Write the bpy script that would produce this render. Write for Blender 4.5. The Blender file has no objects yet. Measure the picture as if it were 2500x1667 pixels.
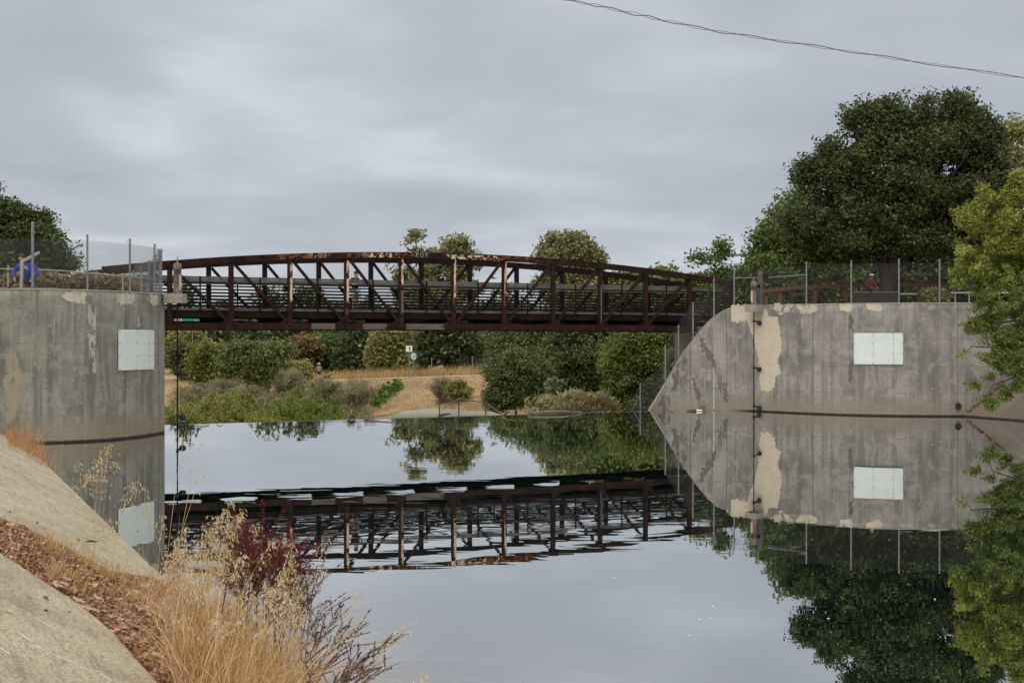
import bpy, math, random
import numpy as np
from mathutils import Vector, noise
C = bpy.context.scene
R = math.radians
# ---------------------------------------------------------------- camera
EYE = 3.1; F = 3333.0; CX = 1250.0; CY = 833.5
cam = bpy.data.cameras.new("camera"); cam.lens = 48; cam.sensor_width = 36
cam.clip_end = 5000; cam.clip_start = 0.1
co = bpy.data.objects.new("camera", cam); C.collection.objects.link(co)
co.location = (0, 0, EYE); co.rotation_euler = (R(90), 0, 0)
C.camera = co
# ---------------------------------------------------------------- world (overcast sky)
SUN_EL, SUN_AZ = 46, 200
w = bpy.data.worlds.new("World"); C.world = w; w.use_nodes = True
nt = w.node_tree; nt.nodes.clear()
def N(t, kind, **kw):
    n = t.nodes.new(kind)
    for k, v in kw.items(): setattr(n, k, v)
    return n
out = N(nt, 'ShaderNodeOutputWorld'); bg = N(nt, 'ShaderNodeBackground'); bg.inputs[1].default_value = 0.1
sky = N(nt, 'ShaderNodeTexSky', sky_type='NISHITA', sun_disc=False)
sky.sun_elevation = R(SUN_EL); sky.sun_rotation = R(SUN_AZ)
tc = N(nt, 'ShaderNodeTexCoord'); sep = N(nt, 'ShaderNodeSeparateXYZ')
nt.links.new(tc.outputs['Generated'], sep.inputs[0])
def M(t, op, a, b=None, c=None, clamp=False):
    n = N(t, 'ShaderNodeMath', operation=op); n.use_clamp = clamp
    for i, v in enumerate((a, b, c)):
        if v is None: continue
        if isinstance(v, (int, float)): n.inputs[i].default_value = v
        else: t.links.new(v, n.inputs[i])
    return n.outputs[0]
zz = M(nt, 'MAXIMUM', sep.outputs[2], 0.0)
den = M(nt, 'ADD', zz, 0.16)
cx_ = M(nt, 'DIVIDE', sep.outputs[0], den); cy_ = M(nt, 'DIVIDE', sep.outputs[1], den)
cmb = N(nt, 'ShaderNodeCombineXYZ'); nt.links.new(cx_, cmb.inputs[0]); nt.links.new(cy_, cmb.inputs[1])
def noi(t, vec, scale, detail=4, rough=.5, dist=0.0, dim='3D'):
    n = N(t, 'ShaderNodeTexNoise', noise_dimensions=dim)
    n.inputs['Scale'].default_value = scale; n.inputs['Detail'].default_value = detail
    n.inputs['Roughness'].default_value = rough; n.inputs['Distortion'].default_value = dist
    if vec is not None: t.links.new(vec, n.inputs['Vector'])
    return n.outputs[0]
def ramp(t, fac, stops, interp='LINEAR'):
    n = N(t, 'ShaderNodeValToRGB'); n.color_ramp.interpolation = interp
    e = n.color_ramp.elements
    while len(e) < len(stops): e.new(.5)
    for i, (p, c) in enumerate(stops):
        e[i].position = p; e[i].color = (*c, 1) if len(c) == 3 else c
    t.links.new(fac, n.inputs[0]); return n.outputs[0]
def mixc(t, fac, a, b, mode='MIX'):
    n = N(t, 'ShaderNodeMix', data_type='RGBA', blend_type=mode)
    for s, v in ((0, fac), (6, a), (7, b)):
        if isinstance(v, (int, float)): n.inputs[s].default_value = v
        elif isinstance(v, tuple): n.inputs[s].default_value = (*v, 1)
        else: t.links.new(v, n.inputs[s])
    return n.outputs[2]
n1 = noi(nt, cmb.outputs[0], 0.62, 3.0, .5, .6)
n2 = noi(nt, cmb.outputs[0], 2.1, 3, .5, .4)
nn = M(nt, 'ADD', M(nt, 'MULTIPLY', n1, .72), M(nt, 'MULTIPLY', n2, .28))
cl = ramp(nt, nn, [(.33, (4.2, 4.5, 5.05)), (.5, (5.3, 5.65, 6.2)), (.66, (7.7, 8.15, 8.6))])
zen = M(nt, 'POWER', zz, 0.9)
zm = M(nt, 'ADD', 0.94, M(nt, 'MULTIPLY', M(nt, 'MAXIMUM', M(nt, 'SUBTRACT', zz, .26), 0.0), 2.6))
clz = N(nt, 'ShaderNodeVectorMath', operation='SCALE'); nt.links.new(cl, clz.inputs[0]); nt.links.new(zm, clz.inputs[3])
hi = ramp(nt, zz, [(.27, (0, 0, 0)), (.6, (1, 1, 1))])
clw = mixc(nt, hi, clz.outputs[0], mixc(nt, 1.0, clz.outputs[0], (1.12, 1.0, .84), 'MULTIPLY'))
fin = mixc(nt, 0.96, sky.outputs[0], clw)
nt.links.new(fin, bg.inputs[0]); nt.links.new(bg.outputs[0], out.inputs[0])
# ---------------------------------------------------------------- sun (soft, behind cloud)
sl = bpy.data.lights.new("sun", 'SUN'); sl.energy = 1.5; sl.angle = R(35); sl.color = (1, .96, .9)
so = bpy.data.objects.new("sun", sl); C.collection.objects.link(so)
d_ = Vector((math.sin(R(SUN_AZ)) * math.cos(R(SUN_EL)), math.cos(R(SUN_AZ)) * math.cos(R(SUN_EL)), math.sin(R(SUN_EL))))
so.rotation_euler = d_.to_track_quat('Z', 'Y').to_euler()
C.view_settings.view_transform = 'Standard'; C.view_settings.look = 'None'
C.view_settings.exposure = 0; C.view_settings.gamma = 1
# ================================================================ helpers
def px(x, y, Y): return Vector(((x - CX) / F * Y, Y, EYE - (y - CY) / F * Y))
def lib(name):
    m = bpy.data.materials.new(name); m.use_nodes = True; t = m.node_tree
    return m, t, t.nodes['Principled BSDF']
def setin(b, **kw):
    for k, v in kw.items():
        b.inputs[k.replace('_', ' ')].default_value = v
def bumpn(t, b, h, strength=.4, dist=.01):
    n = N(t, 'ShaderNodeBump'); n.inputs['Strength'].default_value = strength; n.inputs['Distance'].default_value = dist
    t.links.new(h, n.inputs['Height']); t.links.new(n.outputs[0], b.inputs['Normal'])
def mapped(t, scale=(1, 1, 1), src='Object'):
    a = N(t, 'ShaderNodeTexCoord'); m = N(t, 'ShaderNodeMapping'); m.inputs['Scale'].default_value = scale
    t.links.new(a.outputs[src], m.inputs[0]); return m.outputs[0]
def simple(name, c1, c2=None, scale=6, rough=.8, metal=0, stretch=(1, 1, 1), bump=.3, dist=.01, detail=5, lo=.35, hi=.65):
    m, t, b = lib(name)
    v = mapped(t, stretch)
    f = noi(t, v, scale, detail, .6)
    c2 = c2 or tuple(x * .7 for x in c1)
    t.links.new(ramp(t, f, [(lo, c1), (hi, c2)]), b.inputs['Base Color'])
    setin(b, Roughness=rough, Metallic=metal)
    if bump: bumpn(t, b, f, bump, dist)
    return m
class MB:
    def __init__(s): s.v = []; s.f = []; s.uv = None
    def add(s, vs, fs):
        n = len(s.v); s.v += [tuple(p) for p in vs]; s.f += [tuple(i + n for i in q) for q in fs]
    def box(s, x0, x1, y0, y1, z0, z1):
        s.add([(x0, y0, z0), (x1, y0, z0), (x1, y1, z0), (x0, y1, z0), (x0, y0, z1), (x1, y0, z1), (x1, y1, z1), (x0, y1, z1)],
              [(0, 3, 2, 1), (4, 5, 6, 7), (0, 1, 5, 4), (1, 2, 6, 5), (2, 3, 7, 6), (3, 0, 4, 7)])
    def bar(s, p, q, w, t, up=(0, 0, 1)):      # oriented box from p to q, width w across (in plane of up), thickness t
        p = Vector(p); q = Vector(q); d = (q - p).normalized(); u = Vector(up)
        sd = d.cross(u)
        if sd.length < 1e-4: sd = d.cross(Vector((0, 1, 0)))
        sd.normalize(); n = sd.cross(d).normalized()
        vs = []
        for b in (p, q):
            for a, c in ((-1, -1), (1, -1), (1, 1), (-1, 1)): vs.append(b + sd * (a * t / 2) + n * (c * w / 2))
        s.add(vs, [(0, 3, 2, 1), (4, 5, 6, 7), (0, 1, 5, 4), (1, 2, 6, 5), (2, 3, 7, 6), (3, 0, 4, 7)])
    def tube(s, pts, rad, n=6, cap=True):
        pts = [Vector(p) for p in pts]
        if isinstance(rad, (int, float)): rad = [rad] * len(pts)
        vs = []; fs = []
        ref = Vector((.137, .31, .94))
        for i, p in enumerate(pts):
            d = (pts[min(i + 1, len(pts) - 1)] - pts[max(i - 1, 0)]).normalized()
            a = d.cross(ref)
            if a.length < .05: a = d.cross(Vector((1, 0, 0)))
            a.normalize(); b = d.cross(a)
            for k in range(n):
                an = 2 * math.pi * k / n
                vs.append(p + (a * math.cos(an) + b * math.sin(an)) * rad[i])
        for i in range(len(pts) - 1):
            for k in range(n):
                k2 = (k + 1) % n
                fs.append((i * n + k, i * n + k2, (i + 1) * n + k2, (i + 1) * n + k))
        if cap:
            fs.append(tuple(range(n))[::-1]); fs.append(tuple((len(pts) - 1) * n + k for k in range(n)))
        s.add(vs, fs)
    def lathe(s, c, prof, n=16):
        c = Vector(c); vs = []; fs = []
        for r, z in prof:
            for k in range(n):
                a = 2 * math.pi * k / n; vs.append(c + Vector((r * math.cos(a), r * math.sin(a), z)))
        for i in range(len(prof) - 1):
            for k in range(n):
                k2 = (k + 1) % n; fs.append((i * n + k, i * n + k2, (i + 1) * n + k2, (i + 1) * n + k))
        fs.append(tuple(range(n))[::-1]); fs.append(tuple((len(prof) - 1) * n + k for k in range(n)))
        s.add(vs, fs)
    def ball(s, c, r, n=10, sq=(1, 1, 1)):
        pr = [(max(r * math.sin(math.pi * i / n), .0005), -r * math.cos(math.pi * i / n)) for i in range(n + 1)]
        k0 = len(s.v); s.lathe((0, 0, 0), pr, n)
        for k in range(k0, len(s.v)):
            v = s.v[k]; s.v[k] = (v[0] * sq[0] + c[0], v[1] * sq[1] + c[1], v[2] * sq[2] + c[2])
    def build(s, name, m, parent=None, smooth=False, loc=None):
        me = bpy.data.meshes.new(name); me.from_pydata(s.v, [], s.f)
        me.materials.append(m); me.update()
        if smooth: me.polygons.foreach_set('use_smooth', [True] * len(me.polygons))
        return link(name, me, parent, loc)
def link(name, me, parent=None, loc=None):
    o = bpy.data.objects.new(name, me); C.collection.objects.link(o)
    if parent: o.parent = parent
    if loc is not None: o.location = loc
    return o
def tag(o, label=None, cat=None, group=None, kind=None):
    if label: o['label'] = label
    if cat: o['category'] = cat
    if group: o['group'] = group
    if kind: o['kind'] = kind
    return o
def thing(name, loc, label, cat, group=None, rz=0):
    o = bpy.data.objects.new(name, None); C.collection.objects.link(o); o.empty_display_size = .3
    o.location = loc; o.rotation_euler = (0, 0, rz)
    return tag(o, label, cat, group)
def npmesh(name, V, F4, m, parent=None, loc=None, uv=None):
    V = np.asarray(V, np.float32); F4 = np.asarray(F4, np.int32); k = F4.shape[1]
    me = bpy.data.meshes.new(name)
    me.vertices.add(len(V)); me.vertices.foreach_set('co', V.ravel())
    me.loops.add(F4.size); me.loops.foreach_set('vertex_index', F4.ravel())
    me.polygons.add(len(F4)); me.polygons.foreach_set('loop_start', np.arange(0, F4.size, k, dtype=np.int32))
    me.update(calc_edges=True); me.materials.append(m)
    if uv is not None:
        l = me.uv_layers.new(name='UVMap'); l.data.foreach_set('uv', np.asarray(uv, np.float32)[F4.ravel()].ravel())
    return link(name, me, parent, loc)
def nz(x, y, z=0.0): return noise.noise(Vector((x, y, z)))
# ================================================================ materials
def concrete(name, base, warm, seams=(), vseams=(), dark=.5, streak=1.0, wet_from=-99):
    m, t, b = lib(name)
    uvn = N(t, 'ShaderNodeUVMap'); uvn.uv_map = 'UVMap'
    s = N(t, 'ShaderNodeSeparateXYZ'); t.links.new(uvn.outputs[0], s.inputs[0])
    def st(a, b_): 
        mp = N(t, 'ShaderNodeMapping'); mp.inputs['Scale'].default_value = (a, b_, 1); t.links.new(uvn.outputs[0], mp.inputs[0]); return mp.outputs[0]
    f1 = noi(t, st(1, 1), .55, 6, .62)
    f2 = noi(t, st(3.2, .22), 1.0, 6, .65, .25)
    f3 = noi(t, st(1, 1), 9, 5, .6)
    f4 = noi(t, st(9, .5), 1.0, 4, .6)
    f5 = noi(t, st(1.2, 1.0), 1.6, 8, .72)
    c = ramp(t, f1, [(.40, tuple(x * .66 for x in base)), (.60, tuple(x * 1.22 for x in base))])
    c = mixc(t, ramp(t, f2, [(.46, (0, 0, 0)), (.60, (.8 * streak,) * 3)]), c, tuple(x * dark for x in base))
    c = mixc(t, ramp(t, f4, [(.54, (0, 0, 0)), (.68, (.6 * streak,) * 3)]), c, tuple(min(1, x * 1.55) for x in base))
    c = mixc(t, ramp(t, f5, [(.52, (0, 0, 0)), (.58, (.6,) * 3)]), c, tuple(min(1, x * 1.35) for x in base))
    c = mixc(t, ramp(t, f3, [(.35, (.28,) * 3), (.6, (0, 0, 0))]), c, tuple(x * .5 for x in base))
    def line(coord, pos, wd, wob):
        d = M(t, 'ABSOLUTE', M(t, 'ADD', M(t, 'SUBTRACT', coord, pos), M(t, 'MULTIPLY', M(t, 'SUBTRACT', f3, .5), wob)))
        return M(t, 'LESS_THAN', d, wd * 1.3)
    for z in seams:
        k = M(t, 'MULTIPLY', line(s.outputs[1], z, .008, .03), ramp(t, noi(t, st(1, 1), 1.3, 2), [(.36, (.15,) * 3), (.5, (.8,) * 3)]))
        c = mixc(t, k, c, tuple(x * .55 for x in base))
    for u in vseams:
        c = mixc(t, M(t, 'MULTIPLY', line(s.outputs[0], u, .014, .05), .75), c, tuple(x * .3 for x in base))
    # silt-stained band above the water, algae-dark wet line
    zn = M(t, 'ADD', s.outputs[1], M(t, 'MULTIPLY', M(t, 'SUBTRACT', f1, .5), .35))
    c = mixc(t, ramp(t, zn, [(.15, (.8,) * 3), (.95, (0, 0, 0))]), c, warm)
    band = M(t, 'MULTIPLY', M(t, 'SINE', M(t, 'MULTIPLY', zn, 40.0)), .07)
    c = mixc(t, M(t, 'MULTIPLY', ramp(t, zn, [(.1, (1, 1, 1)), (.9, (0, 0, 0))]), M(t, 'ADD', band, .12)), c, (.06, .045, .03))
    zw = M(t, 'ADD', s.outputs[1], M(t, 'MULTIPLY', M(t, 'SUBTRACT', f3, .5), .07))
    c = mixc(t, M(t, 'MULTIPLY', ramp(t, zw, [(.04, (1, 1, 1)), (.085, (0, 0, 0))]), ramp(t, M(t, 'DIVIDE', M(t, 'SUBTRACT', s.outputs[0], wet_from), 10.0), [(0, (.0,) * 3), (.12, (1, 1, 1))])), c, (.012, .011, .009))
    t.links.new(c, b.inputs['Base Color']); setin(b, Roughness=.85)
    bumpn(t, b, M(t, 'ADD', f3, M(t, 'MULTIPLY', f5, .6)), .35, .02)
    return m
M_wallL = concrete('concrete_left', (.215, .209, .178), (.23, .19, .135), seams=(1.66, 3.05, 4.1), vseams=(8.4, 12.6))
M_wallR = concrete('concrete_right', (.235, .222, .20), (.225, .19, .15), seams=(.95, 2.05, 3.2), vseams=(2.9, 4.55, 9.05, 15.1), streak=.85, wet_from=4.6)
M_coping = simple('coping_concrete', (.42, .38, .30), (.33, .30, .24), 8)
M_conc = simple('plain_concrete', (.30, .28, .235), (.20, .185, .155), 5, bump=.4)
def mk_rust(name, red, dark, chips):
    m, t, b = lib(name); v = mapped(t)
    f = noi(t, v, 2.2, 7, .65); f2 = noi(t, v, 14, 6, .7); f3 = noi(t, mapped(t, (1, 1, .3)), 6, 5, .6)
    c = ramp(t, f, [(.42, dark), (.70, red)])
    c = mixc(t, ramp(t, f2, [(.56, (0, 0, 0)), (.68, (.7,) * 3)]), c, chips)
    c = mixc(t, ramp(t, f3, [(.35, (.6,) * 3), (.55, (0, 0, 0))]), c, tuple(x * .4 for x in dark))
    t.links.new(c, b.inputs['Base Color']); setin(b, Roughness=.85); b.inputs['Specular IOR Level'].default_value = .2
    bumpn(t, b, f2, .5, .008); return m
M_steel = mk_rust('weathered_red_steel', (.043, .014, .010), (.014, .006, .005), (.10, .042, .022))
M_steel2 = mk_rust('weathered_and_shaded_steel', (.020, .006, .005), (.008, .004, .0035), (.04, .015, .010))
M_black = mk_rust('black_rail_steel', (.009, .005, .0045), (.004, .003, .003), (.02, .01, .007))
M_rust = mk_rust('bare_orange_rust', (.24, .085, .035), (.10, .035, .018), (.34, .20, .11))
M_cream = simple('peeling_cream_paint', (.55, .46, .34), (.30, .16, .09), 7, stretch=(1.5, 1.5, .5), bump=.5, lo=.45, hi=.66)
M_greypaint = simple('grey_overpaint', (.115, .095, .085), (.085, .065, .058), 4)
M_patch = simple('beige_wall_paint', (.52, .46, .36), (.43, .375, .29), 3, lo=.3, hi=.7)
M_patch2 = simple('flaking_beige_paint', (.50, .45, .36), (.34, .31, .25), 8)
M_stain = simple('dark_seep_stain', (.085, .075, .066), (.12, .108, .095), 5, stretch=(2, 2, .6))
M_stain2 = simple('pale_lime_streak', (.40, .37, .32), (.30, .28, .24), 5)
M_tan = simple('tan_silt_stain', (.30, .255, .175), (.235, .215, .17), 2.2, lo=.3, hi=.7)
M_wood = simple('weathered_rail_plank', (.13, .12, .115), (.055, .05, .047), 9, stretch=(.25, 1, 3), bump=.5, lo=.38, hi=.62)
M_deck = simple('deck_timber', (.10, .08, .065), (.05, .04, .035), 6, stretch=(3, .4, 1))
M_galv = simple('galvanised_steel', (.24, .25, .26), (.15, .155, .165), 7, rough=.55, metal=.3, bump=.1)
M_wire = simple('chain_link_wire', (.17, .175, .18), (.10, .10, .105), 9, rough=.6, metal=.3, bump=0)
M_wire_d = simple('aged_chain_link_wire', (.12, .12, .115), (.07, .07, .065), 9, rough=.7, metal=.3, bump=0)
M_postg = simple('dusty_painted_post', (.42, .40, .36), (.32, .30, .27), 8)
M_white = None
def mk_board():
    m, t, b = lib('painted_white_board'); v = mapped(t)
    f = noi(t, v, 2.0, 6, .6); f2 = noi(t, mapped(t, (1, 1, 3.5)), 5, 5, .7)
    c = ramp(t, f, [(.35, (.60, .65, .63)), (.65, (.54, .60, .58))])
    c = mixc(t, ramp(t, f2, [(.52, (0, 0, 0)), (.66, (.35,) * 3)]), c, (.36, .42, .40))
    t.links.new(c, b.inputs['Base Color']); setin(b, Roughness=.6); return m
M_board = mk_board()
def leaf(name, a, b_, c_=None, trans=.25, clump=.5, rough=.6):
    m, t, b = lib(name)
    g = N(t, 'ShaderNodeNewGeometry'); v = mapped(t)
    f = noi(t, v, clump, 3, .5)
    rnd = g.outputs['Random Per Island']
    k = M(t, 'ADD', M(t, 'MULTIPLY', rnd, .62), M(t, 'MULTIPLY', M(t, 'SUBTRACT', f, .12), .75))
    st = [(.15, a), (.85, b_)] if c_ is None else [(.15, a), (.55, b_), (.95, c_)]
    col = ramp(t, k, st)
    t.links.new(col, b.inputs['Base Color']); setin(b, Roughness=rough)
    b.inputs['Specular IOR Level'].default_value = .25
    tr = N(t, 'ShaderNodeBsdfTranslucent'); t.links.new(col, tr.inputs[0])
    mx = N(t, 'ShaderNodeMixShader'); mx.inputs[0].default_value = trans
    t.links.new(b.outputs[0], mx.inputs[1]); t.links.new(tr.outputs[0], mx.inputs[2])
    t.links.new(mx.outputs[0], t.nodes['Material Output'].inputs[0]); return m
L_oak = leaf('live_oak_leaf', (.016, .026, .012), (.058, .076, .028), (.15, .165, .06), clump=.7)
L_oakl = leaf('live_oak_leaf_left', (.02, .034, .014), (.06, .085, .028), (.16, .19, .06), clump=1)
L_green = leaf('mid_green_leaf', (.04, .07, .022), (.11, .155, .042), (.20, .24, .075))
L_bright = leaf('bright_yellow_green_leaf', (.07, .10, .02), (.24, .27, .05), (.46, .46, .12), trans=.4, clump=1.1)
L_willow = leaf('willow_leaf', (.09, .125, .03), (.27, .31, .075), (.50, .47, .15), trans=.35, clump=1.2)
L_dwil = leaf('dark_willow_leaf', (.035, .055, .02), (.095, .13, .045), (.19, .22, .09), clump=.6)
L_far = leaf('far_green_leaf', (.05, .07, .025), (.13, .165, .055), (.24, .26, .10), clump=.25)
L_farD = leaf('far_dark_leaf', (.03, .045, .02), (.085, .11, .045), (.16, .18, .08), clump=.25)
L_olive = leaf('olive_leaf', (.10, .12, .04), (.23, .24, .085), (.36, .34, .14), clump=.35)
L_rust = leaf('reddish_bush_leaf', (.10, .07, .04), (.21, .135, .07), (.20, .20, .08), clump=.4)
L_grey = leaf('grey_dry_brush', (.12, .11, .07), (.27, .25, .16), (.42, .385, .25), clump=.8)
L_sparse = leaf('sparse_cottonwood_leaf', (.08, .095, .04), (.19, .20, .09), (.32, .31, .16), clump=.12)
L_straw = leaf('dry_straw', (.17, .075, .025), (.50, .32, .13), (.80, .63, .36), clump=1.5, trans=.2)
L_straw2 = leaf('rusty_dry_straw', (.10, .04, .016), (.38, .19, .08), (.66, .44, .22), clump=2, trans=.2)
L_oat = leaf('pale_oat_husk', (.36, .25, .12), (.60, .51, .33), (.80, .74, .58), clump=3, trans=.3)
L_dock = leaf('burgundy_dock_seed', (.035, .004, .006), (.095, .009, .012), (.17, .025, .022), clump=3, trans=.1)
L_dockd = leaf('dark_brown_seed', (.035, .015, .013), (.075, .03, .024), (.12, .055, .04), clump=3, trans=.1)
L_litter = leaf('dead_leaf_litter', (.07, .03, .018), (.28, .15, .08), (.60, .42, .29), clump=4, trans=.1)
L_fgrass = leaf('far_dry_grass', (.25, .16, .07), (.42, .29, .135), (.56, .42, .22), clump=.3, trans=.1)
M_bark = simple('dark_bark', (.040, .033, .028), (.018, .015, .013), 6, stretch=(3, 3, .6), bump=.7, dist=.03)
M_barkp = simple('pale_bark', (.30, .26, .20), (.18, .15, .115), 6, stretch=(3, 3, .6))
M_drift = simple('driftwood', (.20, .17, .13), (.07, .055, .045), 9, stretch=(2, 2, 2))
M_black2 = simple('black_wood_and_recess_shade', (.012, .011, .010), (.02, .018, .016), 5)
# ================================================================ geometry of the site
# bridge frame
BS = 2.54; TH = math.atan2(.446, .895); BW = 3.78; BO = Vector((-11.73, 57.0, 0))
UB = Vector((math.cos(TH), math.sin(TH), 0)); NB = Vector((-math.sin(TH), math.cos(TH), 0))
def bridge_pt(u, n, z): return BO + UB * u + NB * n + Vector((0, 0, z))
# water line of the near bank: X = WA - WB*Y ; bank rises leftwards with slope KB
WA, WB, KB = 3.2, .434, .5
CB = 1 / math.hypot(1, WB)
def bank_d(X, Y): return (WA - WB * Y - X) * CB
def bank_pt(t, d, h=0.0):       # t = Y of the water-line point, d = distance up the slope
    return Vector((WA - WB * t - d * CB, t - d * CB * WB, KB * d + h))
def bank_hit(x, y):             # point of the bank seen at (x, y) of the photograph
    a = (x - CX) / F; b = (y - CY) / F
    Y = (EYE - KB * CB * WA) / (b - KB * CB * (WB + a))
    return Vector((a * Y, Y, EYE - b * Y))
# walls in plan
LW = [(-24, 41.0), (-20, 41.1), (-17.5, 41.2), (-15.5, 41.4), (-14.3, 41.65), (-13.4, 42.05), (-12.75, 42.7), (-12.3, 43.6), (-11.98, 44.7), (-11.78, 46.3)]
RW = [(5.2, 61.95), (6.2, 62.0), (7.5, 62.0), (8.7, 61.9), (9.6, 61.6), (10.6, 60.9), (11.6, 59.8), (12.6, 58.6), (13.8, 57.6), (15.2, 56.9), (17, 56.5), (18.6, 56.5), (24, 56.5), (34, 56.5)]
def smooth_poly(P, it=2):
    P = [Vector((p[0], p[1])) for p in P]
    for _ in range(it):
        Q = [P[0]]
        for a, b in zip(P[:-1], P[1:]): Q += [a * .75 + b * .25, a * .25 + b * .75]
        Q.append(P[-1]); P = Q
    return P
class Wall:
    def __init__(s, P):
        s.p = smooth_poly(P); s.a = [0]
        for a, b in zip(s.p[:-1], s.p[1:]): s.a.append(s.a[-1] + (b - a).length)
    def at(s, arc):
        arc = max(0, min(arc, s.a[-1] - 1e-6))
        i = max(0, min(int(np.searchsorted(s.a, arc, side='right')) - 1, len(s.p) - 2))
        f = (arc - s.a[i]) / (s.a[i + 1] - s.a[i]); q = s.p[i].lerp(s.p[i + 1], f)
        d = (s.p[i + 1] - s.p[i]).normalized(); n = Vector((-d.y, d.x))     # n points behind the wall
        return q, d, n
    def hit(s, x):              # arc length where the ray through column x meets the wall
        k = (x - CX) / F; best = None
        for i in range(len(s.p) - 1):
            a, b = s.p[i], s.p[i + 1]
            fa = a.x - k * a.y; fb = b.x - k * b.y
            if fa * fb <= 0 and fa != fb:
                f = fa / (fa - fb); arc = s.a[i] + f * (s.a[i + 1] - s.a[i])
                if best is None: best = arc
        return best
    def pt(s, arc, z, off=0):   # off > 0: proud of the front face
        q, d, n = s.at(arc); return Vector((q.x - n.x * off, q.y - n.y * off, z))
    def z(s, x, y):
        a = s.hit(x); q = s.at(a)[0]; return EYE - (y - CY) / F * q.y
wallL = Wall(LW); wallR = Wall(RW)
ZT = 4.70
prof_px = [(1565, 1040), (1584, 1004), (1607, 966), (1625, 935), (1657, 878), (1693, 826), (1723, 790), (1746, 770), (1765, 759), (1789, 749), (1809, 744), (1830, 741)]
pa = [wallR.hit(x) for x, y in prof_px]; pz = [wallR.z(x, y) for x, y in prof_px]
pa += [wallR.hit(1860), 60]; pz += [ZT, ZT]
pz = [min(z, ZT) for z in pz]
def topR(arc): return float(np.interp(arc, pa, pz))
def build_wall(name, W, topf, thick, mat, label, n, a0=0, a1=None, endcap=None):
    a1 = a1 or W.a[-1]
    e = thing(name, (W.at((a0 + a1) / 2)[0].x, W.at((a0 + a1) / 2)[0].y, 0), label, 'wall')
    ori = Vector(e.location)
    V = []; UV = []; Fc = []; rows = 22
    for i in range(n + 1):
        arc = a0 + (a1 - a0) * i / n; tp = topf(arc)
        for j in range(rows + 1):
            z = -1.6 + (tp + 1.6) * j / rows
            p = W.pt(arc, z) - ori; V.append(p); UV.append((arc, z))
    for i in range(n):
        for j in range(rows):
            k = i * (rows + 1) + j; Fc.append((k, k + rows + 1, k + rows + 2, k + 1))
    o0 = len(V)                                   # back face
    for i in range(n + 1):
        arc = a0 + (a1 - a0) * i / n; tp = topf(arc)
        for z in (-1.6, tp):
            V.append(W.pt(arc, z, -thick) - ori); UV.append((arc, z))
    for i in range(n):
        k = o0 + i * 2; Fc.append((k, k + 1, k + 3, k + 2))
    o1 = len(V)                                   # ends and top
    for arc in (a0, a1):
        tp = topf(arc)
        for off in (0, -thick):
            for z in (-1.6, tp): V.append(W.pt(arc, z, off) - ori); UV.append((arc + off, z))
    Fc.append((o1, o1 + 1, o1 + 3, o1 + 2)); Fc.append((o1 + 4, o1 + 6, o1 + 7, o1 + 5))
    for i in range(n):
        a = i * (rows + 1) + rows; b = a + rows + 1; c = o0 + (i + 1) * 2 + 1; d = o0 + i * 2 + 1
        Fc.append((a, b, c, d))
    face = npmesh('wall_face', V, Fc, mat, e, None, UV)
    cp = MB()                                     # thin coping lip
    for i in range(n):
        A0 = a0 + (a1 - a0) * i / n; A1 = a0 + (a1 - a0) * (i + 1) / n
        q = []
        for arc in (A0, A1):
            tp = topf(arc)
            for off, dz in ((.014, -.022), (.014, .008), (-thick - .01, .008), (-thick - .01, -.022)): q.append(W.pt(arc, tp + dz, off) - ori)
        fs = [(0, 4, 5, 1), (1, 5, 6, 2), (2, 6, 7, 3), (3, 7, 4, 0)]
        if i == 0: fs.append((0, 1, 2, 3))
        if i == n - 1: fs.append((4, 7, 6, 5))
        cp.add(q, fs)
    cp.build('coping', M_coping, e)
    return e
wl = build_wall('retaining_wall', wallL, lambda a: ZT, .45, M_wallL, 'tall curved grey concrete abutment wall on the left, one white board bolted to it', 60)
wr = build_wall('retaining_wall', wallR, topR, .45, M_wallR, 'curved concrete wall on the right with large beige paint patch and one sloping end', 110)
# return wall at the free end of the left wall
rl = MB(); a = wallL.pt(wallL.a[-1], 0); dirn = Vector((-.42, .9, 0)).normalized(); pr = Vector((dirn.y, -dirn.x, 0))
b = a + dirn * 5.6; ori = Vector(wl.location)
vs = []
for p in (a + dirn * .01, b):
    for off in (-.45, .0):
        for z in (-1.6, ZT - .004): vs.append(p + pr * off + Vector((0, 0, z)) - ori)
me_uv = [(x * 5, z) for x in (0, 1) for o_ in (0, .1) for z in (-1.6, ZT)]
npmesh('return_wall', vs, [(2, 6, 7, 3), (0, 1, 5, 4), (1, 3, 7, 5), (4, 5, 7, 6), (0, 2, 3, 1)], M_wallL, wl, None, me_uv)
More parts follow.
